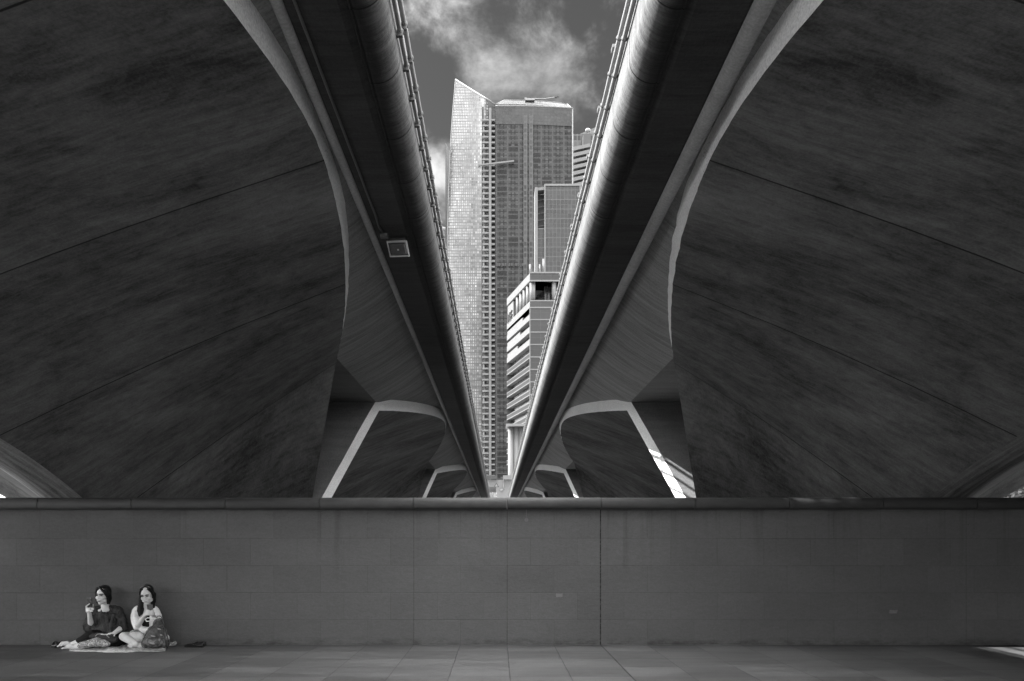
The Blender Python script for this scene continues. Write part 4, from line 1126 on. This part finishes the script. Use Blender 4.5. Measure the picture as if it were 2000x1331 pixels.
b.tube([q1(-.010, -.050, .112), q1(.03, -.066, .088), q1(.062, -.054, .045), q1(.078, -.035, -.01)], [.016, .015, .014, .010], 10, round_caps=True)
b.tube([q1(-.010, -.046, .112), q1(-.047, -.050, .088), q1(-.070, -.030, .04), q1(-.078, -.016, -.01)], [.016, .014, .011, .009], 10, round_caps=True)
organic(b, 'hair', HAIR, p1, 0.005, 4, .006, .02)
BLOUSE = cloth('dark_blouse', 0.034, .6, 11, .035, (1, 1, .6))
b = MB()
b.ball(w(209, 1212, .125), (.165, .108, .165)); b.ball(w(212, 1232, .15), (.175, .135, .12)); b.ball(w(213, 1244, .17), (.2, .16, .06))
for s_, pts, rs in ((0, [w(189, 1194, .12), w(179, 1208, .15), w(176, 1224, .185)], [.066, .072, .085]), (1, [w(230, 1194, .12), w(236, 1210, .13), w(238.5, 1226, .16)], [.066, .068, .075])):
    limb(b, pts, rs)
b.tube([w(172, 1226, .17), w(177, 1230, .2), w(190, 1232, .22)], [.05, .05, .06], 12, round_caps=True)
for t in (-1, 0, 1): b.tube([w(209 + t * 12, 1200, .21), w(210 + t * 7, 1222, .25), w(212 + t * 3, 1238, .29)], .02, 8, round_caps=True)
limb(b, [w(194, 1190.5, .115), w(200, 1188.5, .10)], [.05, .045]); limb(b, [w(224, 1190.5, .115), w(214, 1188.5, .10)], [.05, .045])
organic(b, 'blouse', BLOUSE, p1, 0.0075, 3, .026, .05)
b = MB()                                   # neckline skin shows in front of the blouse
b.ball(w(206.5, 1191.5, .180), (.05, .026, .034))
limb(b, [w(205, 1184, .145), w(206.5, 1192, .17)], [.046, .045])
organic(b, 'neckline', SKIN, p1, .006, 4)
TROUS = cloth('black_trousers', 0.008, .3, 8, .02)
b = MB()
limb(b, [w(206, 1246, .18), w(180, 1242, .34), w(155, 1254, .38)], [.1, .078, .05]); limb(b, [w(222, 1249, .22), w(190, 1254, .44), w(168, 1258, .46)], [.095, .07, .052])
b.ball(w(214, 1249, .15), (.19, .14, .075)); limb(b, [w(238, 1252, .2), w(222, 1254, .36)], [.07, .06])
organic(b, 'trousers', TROUS, p1, .0075, 3, .012, .06)

PHONE = simple('phone_back', 0.02, .1, 5, .25, spec=.6); PHONE_L = simple('phone_back_pale', .1, .05, 5, .35); LENS = simple('lens_glass', 0.01, .1, 5, .1)
def phone(name, c, rot, size, mat, label, lens_at):
    t = empty(name, c, label, 'phone', 'phones in the hands of the seated people'); t.rotation_euler = rot
    b = MB(); b.box((0, 0, 0), size, bevel=.0035); b.build('case', mat, t)
    b = MB(); b.box((0, size[1] / 2 + .0012, 0), (size[0] * .93, .002, size[2] * .95)); b.build('screen', LENS, t)
    for dz in (0, -.014):
        b = MB(); b.tube([(lens_at[0], -size[1] / 2 - .0018, lens_at[1] + dz), (lens_at[0], -size[1] / 2 + .001, lens_at[1] + dz)], .0048, 10); b.build('camera_lens', LENS, t)
    return t
phone('mobile_phone', w(175.3, 1180, .378), (R(6), R(2), R(-14)), (.074, .009, .155), PHONE, 'dark phone held up in one raised hand by the woman with bobbed hair', (-.022, .062))

# ---- woman with long hair
p2 = empty('person', (w(288, 1259, .14).x, WY - .14, 0), 'seated person with long black hair in a pale cardigan, cross-legged, bent over a phone', 'person', 'people sitting against the wall')
b = MB()
Hc2 = w(287.5, 1162.8, .20); Rm2 = Matrix.Rotation(R(3), 3, 'Z') @ Matrix.Rotation(R(17), 3, 'X') @ Matrix.Rotation(R(-4), 3, 'Y')
q2 = head(b, Hc2, Rm2)
limb(b, [q2(0, .03, -.05), w(285, 1187, .13), w(285, 1198, .12)], [.044, .046, .065])
b.ball(w(285, 1195, .12), (.12, .06, .045)); b.ball(w(285, 1208, .12), (.125, .085, .12)); b.ball(w(284, 1230, .13), (.11, .09, .12)); b.ball(w(283, 1246, .15), (.15, .12, .085))
limb(b, [w(264, 1194, .12), w(268, 1224, .27), w(284, 1201, .385)], [.042, .036, .024])
limb(b, [w(305.5, 1194, .12), w(309, 1218, .26), w(299.5, 1203, .37)], [.042, .036, .024])
b.ball(w(287, 1198.5, .40), (.026, .034, .036), Matrix.Rotation(R(-25), 3, 'Y')); b.ball(w(298.5, 1200, .39), (.022, .032, .034), Matrix.Rotation(R(20), 3, 'Y'))
limb(b, [w(284, 1201, .385), w(287, 1196, .40)], [.024, .026]); limb(b, [w(299.5, 1203, .37), w(298.5, 1198, .39)], [.024, .025])
for i in range(4):
    yy = 1193.0 + 2.9 * i; finger(b, [w(283.5, yy + 1.5, .415), w(286.5, yy - .8, .448), w(290.2, yy - .6, .458), w(293.6 + (.8 if i in (1, 2) else 0), yy + .8, .452)])
    finger(b, [w(300.2, yy + 1.2, .41), w(299.8, yy - 1.0, .440), w(297.2, yy - .9, .452), w(295.2, yy + .9, .448)], .008)
finger(b, [w(287, 1193, .40), w(289.5, 1188, .398), w(292.5, 1186.5, .403)], .0095); finger(b, [w(298, 1194, .40), w(297.5, 1189, .395), w(295.5, 1187, .400)], .0095)
# crossed legs
limb(b, [w(272, 1247, .18), w(241.5, 1243.5, .46), w(266, 1258.5, .60)], [.074, .056, .036])
limb(b, [w(294, 1248, .18), w(322, 1247, .46), w(288, 1258.5, .52)], [.074, .056, .036])
fh, fb_ = w(286, 1259.5, .53), w(262, 1261.0, .58); td = (fb_ - fh).normalized()
foot(b, w(272, 1260.5, .57), w(257.5, 1259.5, .61), (Vector((-.9, -.2, .25))).normalized(), Vector((0, 0, 1)), Vector((.1, -.5, -.7)).normalized(), 0)
foot(b, w(274, 1261.2, .58), w(288, 1262.0, .62), Vector((.95, -.2, 0)).normalized(), Vector((0, 0, 1)), Vector((0, -.8, -.2)).normalized(), 0)
organic(b, 'body', SKIN_D, p2, 0.0048, 3)
face_parts(q2, Rm2, p2, .7)
b = MB()                                   # long straight hair, one side falling over the shoulder
b.ball(q2(0, .036, .042), (.075, .088, .085), Rm2); b.ball(q2(0, .055, -.03), (.068, .055, .1), Rm2)
for s in (-1, 1): b.tube([q2(s * .045, -.038, .098), q2(s * .073, -.020, .04), q2(s * .077, .004, -.03), q2(s * .070, .014, -.1)], [.019, .016, .018, .018], 12, round_caps=True)
b.tube([q2(-.072, .02, .0), w(275.5, 1180, .17), w(273, 1193, .20), w(272.5, 1203, .225)], [.034, .036, .036, .014], 12, round_caps=True)
b.tube([q2(-.05, .05, -.04), w(278, 1184, .14), w(276, 1198, .205)], [.04, .04, .02], 12, round_caps=True)
b.tube([q2(.072, .03, 0.0), w(298.5, 1178, .15), w(299.5, 1187, .15)], [.03, .03, .022], 12, round_caps=True)
organic(b, 'hair', HAIR, p2, 0.005, 4, .006, .02)
b = MB(); b.tube([q2(math.sin(a) * .090, -.018 - .0, .036 + math.cos(a) * .094) for a in [-.9 + 1.8 * i / 12 for i in range(13)]], .004, 6); child(b, 'hair_band', simple('hair_band', .1, .1, 9, .3), p2)
CARD = cloth('pale_cardigan', 0.68, .10, 14, .02, (1, 1, 1.8))
b = MB()
for pts, rs in (([w(268, 1193, .12), w(264, 1206, .17), w(268, 1223, .25)], [.058, .058, .054]), ([w(302, 1193, .12), w(307, 1204, .16), w(309, 1216, .24)], [.056, .056, .054]),
                ([w(270, 1191.5, .12), w(271, 1212, .17), w(275, 1232, .22)], [.055, .056, .045]), ([w(300, 1191.5, .12), w(301, 1212, .17), w(298, 1230, .20)], [.055, .056, .045]),
                ([w(276, 1230, .235), w(286, 1232, .245), w(296, 1231, .235)], [.044, .046, .044])): limb(b, pts, rs)
b.ball(w(285, 1214, .09), (.14, .07, .17)); limb(b, [w(272, 1190, .105), w(280, 1188, .10)], [.045, .04]); limb(b, [w(300, 1190, .105), w(290, 1188, .10)], [.045, .04])
organic(b, 'cardigan', CARD, p2, .0065, 3, .012, .04)
b = MB(); b.ball(w(286, 1213, .16), (.085, .075, .105)); b.ball(w(286, 1224, .18), (.07, .06, .06)); organic(b, 'black_top', TROUS, p2, .006, 3)
def check_mat():
    m, k = new_mat('patterned_shorts'); g = k.n('ShaderNodeTexCoord').outputs['Object']
    br = k.n('ShaderNodeTexBrick', {'Vector': k.scale(g, (1, 1, 1)), 'Scale': 22.0, 'Mortar Size': .035, 'Color1': .02, 'Color2': .05, 'Mortar': .5})
    vo = k.n('ShaderNodeTexVoronoi', {'Vector': g, 'Scale': 30.0}, distance='MANHATTAN').outputs['Distance']
    f = k.m('FRACT', k.m('MULTIPLY', vo, 4.0)); finish(k, k.mix(k.m('GREATER_THAN', f, .5), .02, .5), .85); return m
b = MB(); b.ball(w(283, 1244, .18), (.165, .14, .075)); limb(b, [w(273, 1244, .2), w(262, 1243, .33)], [.09, .08]); limb(b, [w(292, 1245, .2), w(303, 1245, .33)], [.09, .08])
organic(b, 'shorts', check_mat(), p2, .0065, 3, .008, .05)
b = MB(); limb(b, [w(268, 1246, .33), w(259, 1246.5, .40)], [.078, .07]); organic(b, 'shorts_hem', CARD, p2, .006, 3, .01, .03)
phone('mobile_phone', w(293.6, 1191, .430), (R(24), R(1), R(4)), (.070, .008, .142), PHONE_L, 'pale phone held in both hands by the woman with long hair', (-.02, .055))

# ---- ground sheet, bags, shoes
def sheet(name, outline_px, mat, label, cat, hgt=0.012, amp=.01, nx=60, ny=14, scale=14):
    (xa, xb), (da, db) = outline_px; b = MB(); rows = []
    for i in range(nx + 1):
        row = []
        for j in range(ny + 1):
            s, t = i / nx, j / ny
            d = da + (db - da) * t * (.84 + .16 * math.sin(math.pi * s)) + .10 * t * noise.noise(Vector((s * 6, t * 3, 1)))
            p = w(xa + (xb - xa) * s, 1200, d); p.z = 0
            p.x += .02 * noise.noise(Vector((s * 3, t * 9, 4)))
            e = min(s, 1 - s, t * .5, (1 - t) * .5) * 8
            h_ = hgt * min(1, e) + amp * min(1.0, .12 + e * .7) * (abs(noise.noise(Vector((p.x * scale, p.y * scale, 0)))) + .5 * abs(noise.noise(Vector((p.x * scale * 2.3, p.y * scale * 2.3, 3)))))
            row.append(Vector((p.x, p.y, .003 + h_)))
        rows.append(row)
    b.grid(rows); o = b.build(name, mat)
    s_ = o.modifiers.new('thick', 'SOLIDIFY'); s_.thickness = .0015
    return tag(o, label, cat)
MAT = cloth('pale_ground_sheet', .58, .35, 16, .05)
sheet('ground_sheet', ((136, 323), (.03, .72)), MAT, 'crumpled pale cloth spread on the paving under both seated women', 'ground sheet', .006, .030)
def heap(name, parts, mat, label, cat, voxel=.006, disp=.02, dscale=.04):
    b = MB()
    for c, r in parts: b.ball(c, r)
    o = organic(b, name, mat, None, voxel, 2, disp, dscale); return tag(o, label, cat)
def film_mat():
    m, k = new_mat('clear_plastic'); g = k.n('ShaderNodeTexCoord').outputs['Object']
    f = k.noise(k.scale(g, (1, 1, 1)), 24, 4, .6, 2.5)
    finish(k, k.rng(f, .35, .65, .16, .55), .22, f, .9, .02, spec=.6, alpha=k.rng(f, .3, .7, .55, 1.0)); return m
FILM = film_mat()
heap('plastic_bag', [(w(172, 1258, .56), (.115, .06, .035)), (w(190, 1255.5, .55), (.12, .07, .05)), (w(204, 1258, .55), (.07, .05, .035)), (w(160, 1262, .56), (.06, .04, .02))], FILM,
     'translucent plastic bag laid over the shins of the woman with bobbed hair', 'plastic bag', .006, .03, .035)
heap('plastic_bag', [(w(334, 1258.5, .34), (.05, .04, .022)), (w(341, 1257, .33), (.024, .03, .028)), (w(328, 1259, .36), (.03, .03, .015))], FILM,
     'small crumpled plastic bag on the paving behind the backpack', 'plastic bag', .005, .02, .02)
DK = cloth('charcoal_bag', .035, .4, 10, .03)
lap = empty('tote_bag', (w(206, 1242, .40).x, WY - .4, w(206, 1246, .40).z), 'soft dark tote bag lying in the lap of the woman with bobbed hair', 'bag')
b = MB(); b.ball(w(205, 1246.5, .42), (.15, .06, .05)); b.ball(w(190, 1243, .40), (.09, .06, .04)); b.ball(w(216, 1249, .43), (.1, .05, .05)); organic(b, 'bag_body', DK, lap, .006, 2, .03, .05)
b = MB(); b.tube([w(183, 1247, .45), w(190, 1239, .45), w(200, 1238.2, .47), w(207, 1240, .47), w(213, 1246, .48)], .006, 8, round_caps=True); child(b, 'strap', simple('grey_strap', .2, .1, 9, .6), lap)
b = MB(); b.box(w(204, 1239.5, .465), (.085, .02, .012), Matrix.Rotation(R(4), 3, 'Y'), bevel=.003); child(b, 'label_tag', simple('white_tag', .55, .1, 20, .6), lap)

def camo(name, lo, hi, sc):
    m, k = new_mat(name); g = k.n('ShaderNodeTexCoord').outputs['Object']
    f = k.noise(g, sc, 2, .4, .8); f2 = k.noise(g, sc * 3, 3, .6, 1.0)
    finish(k, k.mix(k.rng(f, .54, .58, 0, 1), k.m('MULTIPLY', k.rng(f2, .3, .7, .7, 1.3), lo), hi), .55, f2, .7, .02, spec=.4); return m
BP = camo('backpack_cloth', .05, .13, 11)
bp = empty('backpack', (w(303, 1262, .68).x, WY - .68, 0), 'slouching dark patterned backpack standing on the paving in front of the cross-legged woman', 'backpack')
b = MB()
b.ball(w(303, 1253, .66), (.155, .095, .085)); b.ball(w(305, 1238, .65), (.125, .085, .11)); b.ball(w(309, 1222, .63), (.07, .06, .085)); b.ball(w(313, 1212, .62), (.035, .035, .035))
b.ball(w(285, 1257, .67), (.055, .07, .06)); b.ball(w(322, 1257, .66), (.055, .07, .06))
organic(b, 'bag_body', BP, bp, .006, 2, .022, .05)
b = MB(); b.ball(w(303, 1254, .735), (.105, .04, .062)); organic(b, 'front_pocket', BP, bp, .006, 2, .014, .04)
STR = simple('strap_webbing', .018, .2, 30, .6); PATCH = simple('reflective_patch', .22, .15, 20, .4)
b = MB(); b.tube([w(315, 1211, .66), w(320, 1222, .70), w(326, 1240, .71), w(330, 1255, .70), w(327, 1266, .70)], .0065, 8, round_caps=True); child(b, 'shoulder_strap', STR, bp)
b = MB(); b.tube([w(313, 1211, .67), w(318, 1228, .735), w(322, 1248, .745), w(325, 1264, .74)], .006, 8, round_caps=True); child(b, 'shoulder_strap', STR, bp)
b = MB(); b.tube([w(307, 1213, .69), w(296, 1226, .735), w(284, 1240, .745), w(277, 1256, .735)], .004, 8, round_caps=True); child(b, 'zip', STR, bp)
b = MB(); b.tube([w(287, 1247, .76), w(303, 1246, .785), w(320, 1247, .765)], .004, 8, round_caps=True); child(b, 'zip', STR, bp)
b = MB(); b.tube([w(313, 1208, .62)] + [w(311 + 5 * math.cos(a), 1207.5 - 4 * math.sin(a), .62) for a in (0.3, 1, 1.6, 2.2, 2.9)], .005, 8, round_caps=True); child(b, 'grab_handle', STR, bp)
b = MB(); b.tube([w(306, 1209, .60), w(297, 1207.5, .56), w(288, 1207, .54), w(284, 1210, .54), w(286, 1214, .56), w(294, 1213.5, .58)], .006, 8, round_caps=True); child(b, 'rope_handle', simple('white_cord', .6, .1, 30, .6), bp)
for px, py, dd, s_ in ((311, 1229, .725, (.022, .006, .009)), (299, 1243, .755, (.03, .006, .010)), (297, 1257, .778, (.034, .006, .012)), (315, 1241, .748, (.016, .006, .010))):
    b = MB(); b.ball(w(px, py, dd), s_, Matrix.Rotation(R(12), 3, 'Y')); child(b, 'pale_patch', PATCH, bp)

SOLE = simple('shoe_sole', .01, .2, 15, .6); UPPER = simple('shoe_upper', .012, .2, 15, .45); PALE = simple('sandal_lining', .3, .15, 15, .6)
def sandal(c, rz, label):
    t = empty('sandal', c, label, 'sandal', 'pair of sandals beside the bare feet', rz); ol = [(-.034, -.11), (-.04, -.03), (-.03, .05), (-.03, .11), (0, .128), (.03, .11), (.03, .05), (.04, -.03), (.034, -.11), (0, -.128)]
    b = MB(); b.prism(ol, 0.0, .022); b.build('sole', SOLE, t)
    b = MB(); b.prism([(x * .88, y * .92) for x, y in ol], .0222, .027); b.build('insole', PALE, t)
    for y0, hh in ((-.05, .052), (.06, .06)):
        b = MB(); rows = []
        for i in range(13):
            a = math.pi * i / 12; rows.append([Vector((-.040 * math.cos(a), y0 + dy, .015 + hh * math.sin(a))) for dy in (-.022, .022)])
        b.grid(rows); o = b.build('strap', UPPER, t); s_ = o.modifiers.new('thick', 'SOLIDIFY'); s_.thickness = .005
    return t
sandal((w(118, 1250, .14).x, WY - .17, 0), R(168), 'dark strapped sandal standing against the wall, farther from the women')
sandal((w(130.5, 1250, .14).x, WY - .16, 0), R(187), 'dark strapped sandal standing against the wall, nearer the women')
def flat_shoe(c, rz, label):
    t = empty('flat_shoe', c, label, 'shoe', 'pair of dark shoes left by the wall', rz); b = MB()
    rows = []
    for i in range(15):
        s = i / 14; x = -.125 + .25 * s; wd = .036 * (math.sin(math.pi * min(1, .12 + s * .86)) ** .45)
        top = .05 - .025 * sm(.2, .55, s) - .012 * sm(.85, 1, s)
        rows.append([Vector((x, wd * math.cos(a), .008 + (top if math.sin(a) > 0 else 0) * max(0, math.sin(a)) ** .7)) for a in [math.pi * j / 10 for j in range(11)]])
    b.grid([r for r in rows]); o = b.build('upper', UPPER, t); s_ = o.modifiers.new('thick', 'SOLIDIFY'); s_.thickness = .004
    b = MB(); b.prism([(r[0].x, r[0].y * 1.06) for r in rows] + [(r[0].x, -r[0].y * 1.06) for r in rows[::-1]], 0, .009); b.build('sole', SOLE, t)
    b = MB(); b.tube([(-.02, -.034, .03), (-.015, 0, .058), (-.02, .034, .03)], .006, 8, round_caps=True); b.ball((.03, 0, .034), (.016, .014, .008)); b.build('strap', SOLE, t)
flat_shoe((w(379, 1255, .2).x, WY - .14, 0), R(183), 'dark flat shoe lying alone by the wall, the one against it')
flat_shoe((w(381, 1255, .2).x, WY - .235, 0), R(174), 'dark flat shoe lying by the wall, the one nearer the open paving')
